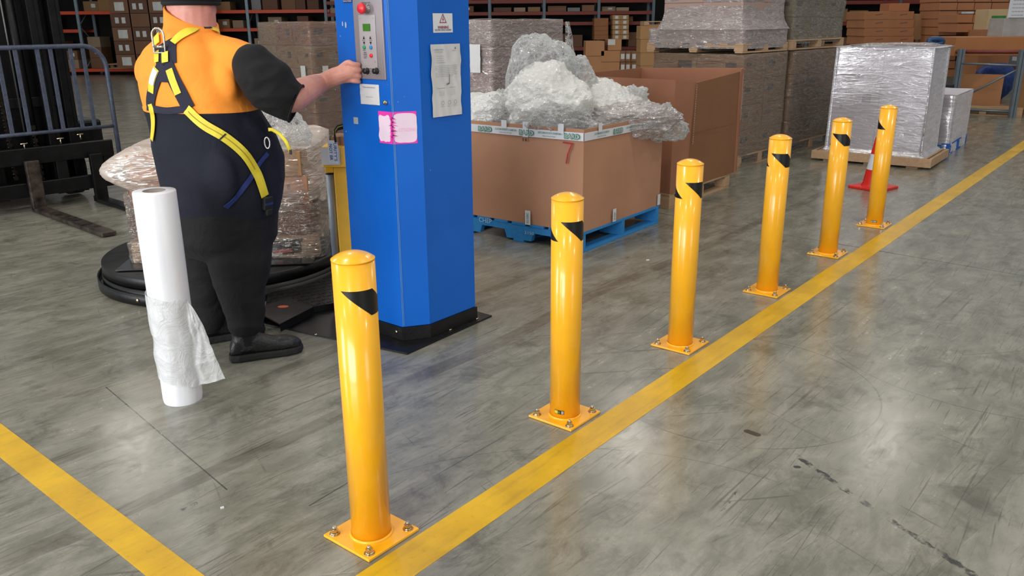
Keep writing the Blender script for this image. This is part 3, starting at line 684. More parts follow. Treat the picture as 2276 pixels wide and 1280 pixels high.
vm = rings([(-1.425, 4.03, .735, .268, .232, (-.01, .0)), (-1.425, 4.03, .80, .292, .252), (-1.42, 4.035, .90, .306, .268), (-1.415, 4.04, 1.0, .306, .272), (-1.432, 4.035, 1.1, .302, .255), (-1.462, 4.03, 1.2, .293, .226),
            (-1.492, 4.02, 1.3, .283, .200), (-1.520, 4.02, 1.40, .268, .178), (-1.528, 4.02, 1.46, .250, .162), (-1.518, 4.02, 1.515, .205, .145), (-1.495, 4.02, 1.56, .150, .125), (-1.478, 4.02, 1.60, .118, .112)])
ball(vm, V((-1.715, 4.165, 1.405)), (.105, .11, .105)); ball(vm, V((-1.67, 4.14, 1.27)), (.095, .11, .12)); ball(vm, V((-1.235, 3.945, 1.455)), (.085, .09, .075)); ball(vm, V((-1.70, 4.24, 1.30)), (.075, .10, .09))
for c_, r_ in (((-1.34, 3.90, 1.36), (.12, .06, .12)), ((-1.60, 4.0, 1.40), (.11, .06, .10)), ((-1.25, 3.93, 1.12), (.09, .12, .13)), ((-1.44, 3.86, .95), (.22, .08, .2))): ball(vm, c_, r_)
limb(vm, [(-1.46, 4.02, 1.53), atY(522, 128, 3.93), atY(560, 138, 3.90)], [.07, .088, .078])
vest_mb = fuse(vm, .009, 14, .6)
for v in vest_mb.v:    # cloth folds
    a = (v.x+v.y*.6); f = .009*noise.noise(V((v.x*5, v.y*5, v.z*7)))+.008*ridged(V((a*4+v.z*2.2, v.z*3, 1.5)), 2)*(1 if v.z < 1.25 else .4); d = V((v.x+1.45, v.y-4.02, 0)); 
    if d.length > .02: v += d.normalized()*f
vest = vest_mb.obj('fleece_vest', M_VEST, man, True)
# stand collar (tilted, open to the front)
col = MB(); n = 48; vs = []
for r0, z0 in ((.0, 0), (.0, 1)): pass
for (ra, rb, zz_, tl_r, tl_f, dx) in ((.150, .125, 1.548, -.012, 0, -.012), (.128, .118, 1.60, -.025, 0, -.004), (.119, .114, 1.652, -.050, -.01, 0), (.111, .106, 1.656, -.050, -.01, 0), (.108, .105, 1.59, -.02, 0, 0)):
    for k in range(n):
        an = 2*math.pi*k/n; vs.append(V((-1.470+dx, 4.025, zz_))+BR*ra*math.cos(an)+BF*rb*math.sin(an)+Z*(tl_r*math.cos(an)+tl_f*math.sin(an)))
col.add(vs, [(j*n+i, (j+1)*n+i, (j+1)*n+(i+1) % n, j*n+(i+1) % n) for j in range(4) for i in range(n)], 0, True); col.obj('vest_collar', fabric('hi_vis_collar', (255, 150, 50)), man, True)
# t-shirt sleeve on the reaching arm and a short one on the left
sl = MB(); CU = atY(655, 229, 3.93); limb(sl, [atY(566, 148, 3.88), atY(588, 176, 3.88), atY(618, 208, 3.90), CU, CU+V((.10, 0, -.03))], [.100, .118, .112, .092, .084]); 
sl2 = fuse(sl, .008, 8, .6)
dirc = V((.90, .05, -.42)).normalized()
for v in sl2.v:
    f = .009*noise.noise(V((v.x*7, v.y*7, v.z*7)))+.022*ridged(V((v.x*4+v.z*3, v.z*7-v.x*3, 2.2)), 2)-.010; d = v-(SH+dirc*((v-SH).dot(dirc)))
    if d.length > .01: v += d.normalized()*f
# open cuff: trim beyond a plane through the cuff
keep = [i for i, f in enumerate(sl2.f) if all((sl2.v[k]-CU).dot(dirc) < .008 for k in f)]
sl2.f = [sl2.f[i] for i in keep]; sl2.mi = [0]*len(keep); sl2.sm = [True]*len(keep); sl2.obj('tshirt_sleeve', M_TEE, man, True)
cf = MB(); side = dirc.cross(Z).normalized(); u2 = side.cross(dirc); cf.tube([CU+dirc*.006+(side*math.cos(a)+u2*math.sin(a))*.090 for a in [2*math.pi*k/40 for k in range(40)]], .0055, 8, closed=True)
vs = []; 
for r in (.090, .062):
    vs += [CU+dirc*(.006 if r > .08 else -.02)+(side*math.cos(a)+u2*math.sin(a))*r for a in [2*math.pi*k/40 for k in range(40)]]
cf.add(vs, [(i, (i+1) % 40, 40+(i+1) % 40, 40+i) for i in range(40)], 0, True); cf.obj('sleeve_cuff', M_TEE, man, True)
ls = MB(); limb(ls, [LS+V((0, .02, -.02)), (LS+LE)/2, LE+V((0, -.02, .03))], [.098, .09, .085]); fuse(ls, .01, 5).obj('tshirt_sleeve', M_TEE, man, True)
# trousers
tm = rings([(-1.445, 4.03, .52, .20, .16), (-1.44, 4.03, .60, .262, .222), (-1.43, 4.03, .70, .275, .235), (-1.425, 4.03, .80, .272, .235)])
limb(tm, [(-1.35, 3.965, .66), (-1.345, 3.95, .52), (-1.352, 3.935, .38), (-1.342, 3.92, .27), (-1.338, 3.905, .205)], [.165, .155, .122, .102, .084])
limb(tm, [(-1.535, 4.08, .66), (-1.56, 4.10, .52), (-1.585, 4.12, .38), (-1.598, 4.135, .27), (-1.603, 4.14, .135)], [.160, .145, .114, .096, .082])
t2_ = fuse(tm, .009, 10, .6)
for v in t2_.v:
    f = .011*noise.noise(V((v.x*5, v.y*5, v.z*9)))+.016*ridged(V((v.x*4, v.y*4, v.z*9)), 2)*max(.3, 1-v.z*1.6); c0 = V((-1.345, 3.93, 0)) if (v.x+1.345)**2+(v.y-3.93)**2 < (v.x+1.585)**2+(v.y-4.12)**2 else V((-1.585, 4.12, 0)); d = V((v.x-c0.x, v.y-c0.y, 0)); v += d.normalized()*f
t2_.obj('trousers', M_TROU, man, True)
# beanie and a fringe of short hair
bn = MB(); ball(bn, hc+Z*.043-BF*.004, (.120, .132, .125), 20); bb = fuse(bn, .008, 3); zc_ = hc.z-.045
keep = [i for i, f in enumerate(bb.f) if all(bb.v[k].z > zc_+.0 for k in f)]; bb.f = [bb.f[i] for i in keep]; bb.mi = [0]*len(keep); bb.sm = [True]*len(keep); bo = bb.obj('beanie', M_BEAN, man, True)
rim = MB()
for k in range(3): rim.tube([hc+V((0, 0, -.040+.016*k))-BF*.004+BR*(.112+.003*k)*math.cos(a)+BF*(.124+.003*k)*math.sin(a) for a in [2*math.pi*j/48 for j in range(48)]], .0115, 8, closed=True)
rim.obj('folded_rim', M_BEAN, bo, True)
hm = rings([(hc.x, hc.y, hc.z-.085, .099, .098), (hc.x, hc.y, hc.z-.04, .1035, .108)]); 
# ---- boots
M_LEATH = mat('black_boot_leather', (30, 30, 33), .40, 0, .25, 14, .35, 70, dark=(10, 10, 11)); M_SOLE = mat('boot_sole', (24, 24, 24), .75, 0, .2, 30, .3, 60); M_ELAS = mat('boot_elastic', (12, 12, 13), .9, 0, .1, 30, .5, 200)
def boot(ax, ay, yaw):
    Mr = Matrix.Rotation(yaw, 3, 'Z'); o = V((ax, ay, 0)); T = lambda x, y, z: o+Mr @ V((x, y, z))
    m = MB(); secs = [(-.085, .032, .035, .085), (-.07, .040, .030, .115), (-.03, .043, .028, .140), (.02, .044, .028, .150), (.07, .047, .028, .128), (.12, .052, .028, .106), (.17, .056, .028, .097), (.215, .053, .028, .091), (.25, .039, .030, .076), (.268, .018, .034, .058)]
    n = 20; vs = []
    for x, hw, zb, zt in secs:
        for k in range(n):
            a = 2*math.pi*k/n; c, s = math.cos(a), math.sin(a); q = (abs(c)**2.6+abs(s)**2.6)**(-1/2.6); vs.append(T(x, hw*c*q, (zb+zt)/2+(zt-zb)/2*s*q))
    m.add(vs, [(j*n+i, j*n+(i+1) % n, (j+1)*n+(i+1) % n, (j+1)*n+i) for j in range(len(secs)-1) for i in range(n)]+[tuple(range(n))[::-1], tuple(range((len(secs)-1)*n, len(secs)*n))], 0, True)
    m.tube([T(-.012, 0, .06), T(-.012, 0, .11), T(-.008, 0, .16), T(-.004, 0, .185)], [(.050, .060), (.047, .060), (.050, .064), (.052, .066)], 22)
    f = fuse(m, .006, 6); 
    for v in f.v: v += V((0, 0, .003*noise.noise(v*22)))
    bt = f.obj('boot', M_LEATH, man, True)
    out = [(-.095, 0), (-.088, .034), (-.05, .046), (0, .045), (.06, .046), (.12, .053), (.18, .056), (.23, .050), (.262, .032), (.275, .0)]; pts = out+[(x, -y) for x, y in out[-2:0:-1]]
    s = MB(); pw = [T(x, y, 0) for x, y in pts]; pi = [T(x*.985, y*.94, 0) for x, y in pts]; N = len(pts)
    vs = [V((p.x, p.y, .004)) for p in pi]+[V((p.x, p.y, .012)) for p in pw]+[V((p.x, p.y, .030)) for p in pw]+[V((p.x, p.y, .040)) for p in pi]
    s.add(vs, [tuple(range(N))[::-1] if False else tuple(range(N)), tuple(range(3*N, 4*N))[::-1]]+[(j*N+(i+1) % N, j*N+i, (j+1)*N+i, (j+1)*N+(i+1) % N) for j in range(3) for i in range(N)], 0, False)
    s.obj('sole', M_SOLE, bt, True)
    for sg in (-1, 1):
        g = MB()
        vs = [T(-.028, sg*.0525, .165), T(.022, sg*.0535, .165), T(.016, sg*.0505, .085), T(-.016, sg*.0495, .085)]; g.add(vs, [(0, 1, 2, 3) if sg < 0 else (3, 2, 1, 0)])
        g.obj('elastic_gusset', M_ELAS, bt, True)
    g = MB().tube([T(-.062, 0, .175), T(-.070, 0, .205), T(-.078, 0, .175)], .004, 6); g.obj('pull_tab', M_ELAS, bt, True)
boot(-1.338, 3.900, math.radians(24)); boot(-1.600, 4.150, math.radians(30))
# ---- safety harness: straps laid on the vest surface
bv = BVHTree.FromPolygons([tuple(v) for v in vest_mb.v], vest_mb.f)
def onvest(px, py):
    h = bv.ray_cast(CAMP, ray(px, py)); return (h[0], h[1]) if h[0] is not None else (None, None)
def dens(pts, k=6):
    P = [V((p[0], p[1], 0)) for p in pts]; out = []
    for i in range(len(P)-1):
        p0, p1, p2, p3 = P[max(0, i-1)], P[i], P[i+1], P[min(len(P)-1, i+2)]
        for s in range(k):
            t = s/k; out.append(.5*((2*p1)+(p2-p0)*t+(2*p0-5*p1+4*p2-p3)*t*t+(3*p1-p0-3*p2+p3)*t**3))
    return out+[P[-1]]
def strap(nm, pts, wd, mt, par, off=.004, k=6, th=.0022, taper=None):
    S = [onvest(p.x, p.y) for p in dens(pts, k)]; S = [s for s in S if s[0] is not None]
    for _ in range(2): S = [((S[max(0, i-1)][0]+s[0]*2+S[min(len(S)-1, i+1)][0])/4, (S[max(0, i-1)][1]+s[1]*2+S[min(len(S)-1, i+1)][1]).normalized()) for i, s in enumerate(S)]
    mb = MB(); nc = 5; vs = []
    for i, (p, n) in enumerate(S):
        t = (S[min(len(S)-1, i+1)][0]-S[max(0, i-1)][0]).normalized(); sd = t.cross(n).normalized(); row = []; ww = wd if not taper else wd*(taper[0]+(taper[1]-taper[0])*i/(len(S)-1))
        for c in range(nc):
            q = p+sd*ww*(c/(nc-1)-.5); h = bv.ray_cast(q+n*.12, -n, .2); base = h[0] if h[0] is not None and (h[0]-q).length < .03 else q
            row.append(base+n*off)
        vs += row+[r+n*th for r in row[::-1]]
    N = 2*nc; K = len(S); mb.add(vs, [(j*N+i, (j+1)*N+i, (j+1)*N+(i+1) % N, j*N+(i+1) % N) for j in range(K-1) for i in range(N)]+[tuple(range(N)), tuple(range((K-1)*N, K*N))[::-1]], 0, False)
    return mb.obj(nm, mt, par, True)
t = NT('yellow_webbing'); v = t.coord('Object'); wv_ = t.noise(v, 420, 2); n1 = t.noise(v, 14, 3); M_WEB = t.fin(t.pbr(t.mix(t.ramp(n1, .3, .7), rgb(206, 186, 40), rgb(232, 214, 62)), .6, 0, t.bump(wv_, .3, .002)))
M_PAD = fabric('harness_pad', (34, 34, 52), fold=.1); M_STRB = mat('navy_webbing', (26, 44, 110), .6); M_STIT = mat('strap_stitching', (150, 132, 30), .7)
hn = bpy.data.objects.new('safety_harness', None); COL.objects.link(hn); hn.parent = man
C_ = lambda x, y: (250+x/2.56, y/2.56)
strap('back_pad', [C_(300, 240), C_(302, 300), C_(306, 372)], .118, M_PAD, hn, .004)
strap('back_pad', [C_(290, 360), C_(250, 460), C_(222, 560), C_(222, 628)], .066, M_PAD, hn, .005)
strap('back_pad', [C_(312, 360), C_(350, 450), C_(400, 545), C_(440, 625)], .066, M_PAD, hn, .0055)
strap('back_pad', [C_(216, 618), C_(320, 632), C_(452, 622)], .030, M_PAD, hn, .006); strap('back_pad', [C_(262, 440), C_(350, 445)], .040, M_PAD, hn, .0062)
s = strap('yellow_strap', [C_(262, 388), C_(236, 460), C_(228, 530)], .042, M_WEB, hn, .009); strap('care_label', [C_(260, 396), C_(240, 450), C_(234, 484)], .037, M_WHITE, hn, .012)
strap('yellow_strap', [C_(328, 392), C_(352, 465), C_(382, 540)], .036, M_WEB, hn, .009)
strap('yellow_strap', [C_(262, 292), C_(262, 360)], .030, M_WEB, hn, .010); strap('yellow_strap', [C_(310, 300), C_(312, 362)], .036, M_WEB, hn, .013)
strap('yellow_strap', [C_(260, 262), C_(262, 200), C_(285, 150), C_(300, 128)], .036, M_WEB, hn, .009)
strap('yellow_strap', [C_(346, 252), C_(400, 202), C_(460, 172), C_(520, 160), C_(575, 172), C_(600, 188)], .038, M_WEB, hn, .009); strap('strap_keeper', [C_(508, 166), C_(556, 166)], .034, M_PAD, hn, .012)
ys = strap('yellow_strap', [C_(424, 618), C_(520, 708), C_(636, 780), C_(745, 872), C_(812, 975), C_(838, 1040), C_(862, 1118)], .044, M_WEB, hn, .009)
for o_ in (-.008, .008): pass
strap('strap_joint', [C_(606, 800), C_(644, 762)], .006, M_PAD, hn, .013)
strap('strap_stitching', [C_(436, 634), C_(520, 708), C_(636, 780), C_(745, 872), C_(805, 965)], .0022, M_STIT, hn, .0118)
strap('yellow_strap', [C_(222, 588), C_(238, 650), C_(242, 720), C_(234, 800)], .034, M_WEB, hn, .009)
strap('navy_strap', [C_(800, 985), C_(735, 1075), C_(640, 1180)], .024, M_STRB, hn, .007); strap('navy_strap', [C_(880, 870), C_(830, 930), C_(800, 985)], .020, M_STRB, hn, .007)
# D ring
p, nrm = onvest(*C_(292, 245)); up = Z; sd = up.cross(nrm).normalized() if abs(nrm.z) < .95 else BR; sd = V((.96, -.28, 0)); p = p+nrm*.012+V((0, -.035, .0))
dr = []
for k in range(25):
    a = math.pi*k/24; dr.append(p+sd*.031*math.cos(a)+Z*(.026+.031*math.sin(a)))
dr = [p+sd*.030-Z*.048]+dr+[p-sd*.030-Z*.048]
MB().tube(dr, .0048, 10, closed=True).obj('d_ring', mat('ring_steel', (190, 186, 176), .25, .9, .1), hn, True)
MB().cyl(p+sd*.028-Z*.022, p-sd*.028-Z*.022, .006, 10).obj('ring_bar', mat('ring_steel', (190, 186, 176), .25), hn, True)
p, nrm = onvest(*C_(868, 1150)); p = p or V((-1.17, 3.88, .8)); nrm = nrm or V((.3, -.9, 0))
Mb = nrm.to_track_quat('Z', 'Y').to_matrix(); m = MB().box(p+nrm*.018, (.05, .062, .020), Mb, bev=.004); m.box(p+nrm*.02-Z*.042, (.034, .03, .018), Mb, bev=.004); bk_ = m.obj('quick_buckle', M_BLACK, hn, True)
MB().box(p+nrm*.029, (.044, .010, .006), Mb).obj('buckle_bar', M_STRB, bk_, True)
p, nrm = onvest(*C_(862, 815)); p = p or V((-1.15, 3.9, 1.08)); nrm = nrm or V((.5, -.8, 0))
cb_ = [p+nrm*.02+V((.012*math.cos(a), 0, .026*math.sin(a))) for a in [2*math.pi*k/20 for k in range(20)]]; MB().tube(cb_, .004, 8, closed=True).obj('carabiner', mat('ring_steel', (190, 186, 176), .25, .9, .1), hn, True)
ln = [atY(x, y, 3.86) for x, y in ((588, 288), (605, 288), (622, 298), (636, 315), (646, 338))]
MB().tube([ln[0].lerp(ln[1], .5)]+ln[1:], [(.0025, .0085)]*5, 8).obj('loose_strap_end', M_WEB, hn, True); MB().box(ln[-1], (.012, .008, .022), bev=.002).obj('strap_tip', M_BLACK, hn, True)
# ------------------------------------------------------------ cardboard, film, timber materials
def card(name, col, var=.08):
    if name in MATS: return MATS[name]
    t = NT(name); v = t.coord('Object'); n1 = t.noise(v, 2.2, 4, .6); n2 = t.noise(t.coord('Object', (120, 120, 2)), 3, 2); c = rgb(*col)
    b = t.mix(t.ramp(n1, .3, .7), tuple(x*(1-var*1.6) for x in c[:3])+(1,), c); b = t.mix(t.math('MULTIPLY', n2, .12), b, tuple(x*.7 for x in c[:3])+(1,))
    MATS[name] = t.fin(t.pbr(b, .72, 0, t.bump(t.noise(v, 5, 3), .12, .02))); return MATS[name]
M_C1 = card('cardboard_tan', (182, 134, 104)); M_C2 = card('cardboard_brown', (160, 108, 80)); M_C3 = card('cardboard_grey_brown', (168, 128, 90)); M_C4 = card('cardboard_yellow', (172, 130, 84)); M_C5 = card('cardboard_dark', (132, 92, 64))
M_PRINT = mat('carton_print', (104, 84, 76), .7); M_LABEL = mat('carton_label', (205, 205, 200), .6)
def wood(name, col, dark):
    if name in MATS: return MATS[name]
    t = NT(name); v = t.coord('Object', (2, 14, 14)); n1 = t.noise(v, 2.5, 5, .6, 1); b = t.mix(n1, rgb(*dark), rgb(*col))
    MATS[name] = t.fin(t.pbr(b, .75, 0, t.bump(n1, .3, .006))); return MATS[name]
M_WOOD = wood('pallet_pine', (202, 170, 134), (150, 116, 86)); M_BWOOD = wood('blue_painted_timber', (44, 142, 206), (24, 104, 168)); M_RWOOD = wood('red_painted_timber', (170, 60, 44), (120, 40, 30)); M_BPLA = wood('blue_pallet_dark', (34, 108, 196), (18, 72, 150))
def film_mat(name, base=.12, rop=.5, white=.4, tint=(225, 226, 232), sx=(2, 2, 10), scale=3., bs=.8, rough=.14, sharp=7., fres=.8, trans=.0, iso=.3):
    """thin plastic film: clear between its creases, white and glinting along them"""
    if name in MATS: return MATS[name]
    t = NT(name); v = t.coord('Object', sx)
    def rid(vec, sc_, k, d=1.0):
        n_ = t.noise(vec, sc_, 3, .55, d); a = t.math('ABSOLUTE', t.math('MULTIPLY_ADD', n_, 2, -1)); return t.math('SUBTRACT', 1, t.math('MULTIPLY', a, k), clamp=True)
    r1 = rid(v, scale, sharp, .5); r2 = rid(v, scale*2.7, sharp*.75, .6); r3 = rid(t.coord('Object', (4, 4, 4)), scale*.9, sharp, 1.4); lo = t.noise(v, scale*.7, 3, .5)
    rs = t.math('MAXIMUM', t.math('MAXIMUM', r1, t.math('MULTIPLY', r2, .6)), t.math('MULTIPLY', r3, iso))
    hgt = t.math('ADD', t.math('MULTIPLY', lo, 1.2), t.math('MULTIPLY', rs, .35)); bm_ = t.bump(hgt, bs, .03)
    gl = t.n('ShaderNodeBsdfGlossy'); gl.inputs['Color'].default_value = (1, 1, 1, 1); gl.inputs['Roughness'].default_value = rough; t.l(bm_, gl.inputs['Normal'])
    df = t.n('ShaderNodeBsdfDiffuse'); df.inputs['Color'].default_value = rgb(*tint); t.l(bm_, df.inputs['Normal']); dsh = df.outputs[0]
    if trans:
        tl = t.n('ShaderNodeBsdfTranslucent'); tl.inputs['Color'].default_value = rgb(*tint); mt_ = t.n('ShaderNodeMixShader'); mt_.inputs[0].default_value = trans; t.l(dsh, mt_.inputs[1]); t.l(tl.outputs[0], mt_.inputs[2]); dsh = mt_.outputs[0]
    m1 = t.n('ShaderNodeMixShader'); m1.inputs[0].default_value = white; t.l(gl.outputs[0], m1.inputs[1]); t.l(dsh, m1.inputs[2])
    fr = t.n('ShaderNodeFresnel'); fr.inputs['IOR'].default_value = 1.4; t.l(bm_, fr.inputs['Normal'])
    fac = t.math('ADD', t.math('MULTIPLY_ADD', rs, rop, base), t.math('MULTIPLY', fr.outputs[0], fres), clamp=True)
    tr = t.n('ShaderNodeBsdfTransparent'); tr.inputs[0].default_value = (.97, .97, .97, 1)
    m2 = t.n('ShaderNodeMixShader'); t.l(fac, m2.inputs[0]); t.l(tr.outputs[0], m2.inputs[1]); t.l(m1.outputs[0], m2.inputs[2])
    MATS[name] = t.fin(m2.outputs[0]); return MATS[name]
F_CLEAR = film_mat('stretch_film_clear', .025, .26, .30, tint=(226, 220, 204), sx=(2, 2, 12), scale=2.6, rough=.12)
F_SILV = film_mat('stretch_film_silver', .34, .22, .52, (236, 234, 244), (1.2, 1.2, 9), 1.8, .16, .20, 6, 1.0)
F_MILK = film_mat('stretch_film_milky', .26, .32, .62, (218, 208, 206), (2, 2, 9), 2.2, .7, .16)
F_BAG = film_mat('waste_film_clear', .07, .42, .80, (238, 240, 240), (2.4, 2.4, 2.4), 2.4, .9, .10, 9, .9, .35, .8)
F_WASTE = film_mat('waste_film_white', .95, .2, .88, (254, 254, 250), (3, 3, 5), 3.2, .55, .2, 5, .2, .40)

def pallet(par, L, W, H, mt, world=None, key=None):
    """part of a thing: origin at the near corner; x along L, y along W. sub-parts deck_board, bearer, base_board"""
    p = bpy.data.objects.new('pallet', None); COL.objects.link(p); p.parent = par
    pieces = []
    nb = 7; bw = L and W/nb*.78
    for k in range(nb):      # boards run along x, spaced in y
        pieces.append(('deck_board', (L/2, bw/2+(W-bw)*k/(nb-1), H-.010), (L, bw, .02)))
    for k in range(3): pieces.append(('base_board', (L/2, .05+(W-.10)*k/2, .009), (L, .10, .018)))
    for nm, c, d in pieces: MB().box(c, d, bev=.002).obj(nm, mt, p)
    for k in range(3):       # notched bearers run along y
        x = .025+(L-.05)*k/2; n1, n2 = W*.17, W*.40; h0, h1, hn = .018, H-.02, H*.55
        prof = [(0, h0), (n1, h0), (n1+.02, hn), (n2-.02, hn), (n2, h0), (W-n2, h0), (W-n2+.02, hn), (W-n1-.02, hn), (W-n1, h0), (W, h0), (W, h1), (0, h1)]
        m = MB(); a = [(x-.022, y, z) for y, z in prof]; b = [(x+.022, y, z) for y, z in prof]; n = len(prof)
        m.add(a+b, [tuple(range(n))[::-1], tuple(range(n, 2*n))]+[(i, (i+1) % n, n+(i+1) % n, n+i) for i in range(n)])
        m.obj('bearer', mt, p)
    return p
def block_pallet(par, L, W, H, mt):
    p = bpy.data.objects.new('pallet', None); COL.objects.link(p); p.parent = par
    for k in range(7): MB().box((L/2, .05+(W-.1)*k/6, H-.009), (L, .095, .018), bev=.002).obj('deck_board', mt, p)
    for k in range(3): MB().box((.05+(L-.1)*k/2, W/2, H-.028), (.095, W, .018), bev=.002).obj('cross_board', mt, p)
    for i in range(3):
        for j in range(3): MB().box((.055+(L-.11)*i/2, .055+(W-.11)*j/2, .018+(H-.055)/2), (.11, .11, H-.055), bev=.003).obj('block', mt, p)
    for k in range(3): MB().box((L/2, .05+(W-.1)*k/2, .009), (L, .095, .018), bev=.002).obj('base_board', mt, p)
    return p
def skid(par, L, W, H, mt):
    p = bpy.data.objects.new('pallet', None); COL.objects.link(p); p.parent = par
    for k in range(2): MB().box((-.03+k*(L+.06), W/2, H/2+.012), (.035, W+.16, H-.024), bev=.003).obj('side_board', mt, p)
    for k in range(2): MB().box((L/2, -.06+k*(W+.12), H/2+.012), (L+.02, .035, H-.024), bev=.003).obj('end_board', mt, p)
    for k in range(6): MB().box((L/2, .05+(W-.1)*k/5, H-.009), (L, .14, .018), bev=.002).obj('deck_board', mt, p)
    for k in range(3): MB().box((L/2, .12+(W-.24)*k/2, .008), (L+.04, .12, .016), bev=.002).obj('base_board', mt, p)
    return p
def film_shell(name, mt, par, x0, x1, y0, y1, z0, z1, prof=None, amp=.006, nu=120, nv=60, seed=0, top=True, rc=.03, ridge=0):
    """wrap skin round a box; prof(h 0..1) -> inward offset"""
    P = 2*((x1-x0)+(y1-y0)); mb = MB(); vs = []
    def pos(s, off):
        L = [(x0, y0, 1, 0, x1-x0), (x1, y0, 0, 1, y1-y0), (x1, y1, -1, 0, x1-x0), (x0, y1, 0, -1, y1-y0)]
        for ax, ay, dx, dy, ln in L:
            if s <= ln:
                nx, ny = dy, -dx; e = min(s, ln-s); r = max(0, 1-e/rc)*rc*.35
                return ax+dx*s-nx*(-off+r), ay+dy*s-ny*(-off+r)
            s -= ln
        return x0, y0
    for j in range(nv+1):
        h = j/nv; z = z0+(z1-z0)*h
        for i in range(nu):
            s = P*i/nu; off = .008-(prof(h) if prof else 0)
            x, y = pos(s, 0); q = V((x*2.2+seed, y*2.2, z*5)); q2 = V((x*6+seed, y*6, z*26))
            off += amp*noise.noise(q)*2+amp*.5*ridged(q2, 2)+ridge*math.sin(z*70+noise.noise(q)*4)
            x, y = pos(s, off); vs.append((x, y, z+.004*noise.noise(q2)))
    fs = [(j*nu+i, j*nu+(i+1) % nu, (j+1)*nu+(i+1) % nu, (j+1)*nu+i) for j in range(nv) for i in range(nu)]
    mb.add(vs, fs, 0, True)
    if top:
        b = len(vs); n = 16; tv = []
        for j in range(n+1):
            for i in range(n+1):
                x = x0+(x1-x0)*i/n; y = y0+(y1-y0)*j/n; tv.append((x, y, z1+.004+amp*noise.noise(V((x*4+seed, y*4, 2)))))
        mb.add(tv, [(j*(n+1)+i, j*(n+1)+i+1, (j+1)*(n+1)+i+1, (j+1)*(n+1)+i) for j in range(n) for i in range(n)], 0, True)
    return mb.obj(name, mt, par)
def cartons(par, x0, x1, y0, y1, z0, nx, ny, nz, hz, mts, gap=.004, prof=None, prints=True, jit=.004, seed=1, faces=('x', 'y')):
    rd = random.Random(seed); dx = (x1-x0)/nx; dy = (y1-y0)/ny; dz = hz/nz
    for k in range(nz):
        ins = prof((k+.5)/nz) if prof else 0
        for i in range(nx):
            for j in range(ny):
                if 0 < i < nx-1 and 0 < j < ny-1 and k < nz-1: continue
                if i > 0 and j > 0 and i == nx-1 and j == ny-1 and k < nz-1: continue
                cx = x0+ins+(x1-x0-2*ins)*(i+.5)/nx+rd.uniform(-jit, jit); cy = y0+ins+(y1-y0-2*ins)*(j+.5)/ny+rd.uniform(-jit, jit); cz = z0+dz*(k+.5)
                sx = (x1-x0-2*ins)/nx-gap; sy = (y1-y0-2*ins)/ny-gap; sz = dz-gap
                b = MB().box((cx, cy, cz), (sx, sy, sz), bev=.004).obj('carton', rd.choice(mts), par)
                if prints and (i == 0 or j == 0):
                    m = MB(); ty = rd.random()
                    if ty < .35: continue
                    if i == 0 and 'x' in faces:
                        P = V((cx-sx/2, cy, cz)); U = V((0, -1, 0)); wv = sy
                        m.quad(P+U*wv*.24+Z*sz*.08, U*wv*(.10+.25*ty), Z*sz*(.12+.18*rd.random())); m.quad(P-U*wv*.18+Z*sz*.22, U*wv*.26, Z*.006); m.quad(P-U*wv*.18+Z*sz*.12, U*wv*.26, Z*.005); m.quad(P-U*wv*.30-Z*sz*.2, U*.03, Z*.05)
                    if j == 0 and 'y' in faces:
                        P = V((cx, cy-sy/2, cz)); U = V((1, 0, 0)); wv = sx
                        m.quad(P-U*wv*.24+Z*sz*.10, U*wv*(.08+.25*ty), Z*sz*(.10+.18*rd.random())); m.quad(P+U*wv*.2-Z*sz*.2, U*wv*.22, Z*.006); m.quad(P+U*wv*.28+Z*sz*.15, U*.02, Z*.04)
                    if m.v: m.obj('printed_mark', M_PRINT, b)
def place(P, d=(0, 0)): return V(P)+EX*d[0]+EY*d[1]

# ------------------------------------------------------------ bin 1 (tape banded carton bin full of film) on blue pallet
C1 = V((.515, 5.875, 0)); A1 = math.radians(52.6)
bp = thing('blue_pallet', 'bright blue wooden pallet under the cardboard bin full of waste film', 'pallet', C1+V((0, -.006, 0)), A1)
pallet(bp, 1.19, 1.165, .150, M_BWOOD)
for ch in list(bp.children):
    for g in list(ch.children): g.parent = bp
    bpy.data.objects.remove(ch)
e1 = V((math.cos(A1), math.sin(A1), 0)); e2 = V((-e1.y, e1.x, 0))
m = join(text_mb('CHEP', .036, C1+e2*.90+Z*.125, -e2, Z, off=.012, width=.13), text_mb('2150', .024, C1+e2*.47+Z*.085, -e2, Z, off=.012, width=.09)); m.obj('stencil', mat('stencil_white', (170, 205, 225), .7), bp, True)
B1 = thing('cardboard_bin', 'brown cardboard bin with white green-lettered tape round its rim, on blue pallet', 'cardboard bin', C1+e1*.004+e2*.004+Z*.151, A1)
Lx, Ly, Hb = 1.195, 1.165, .745
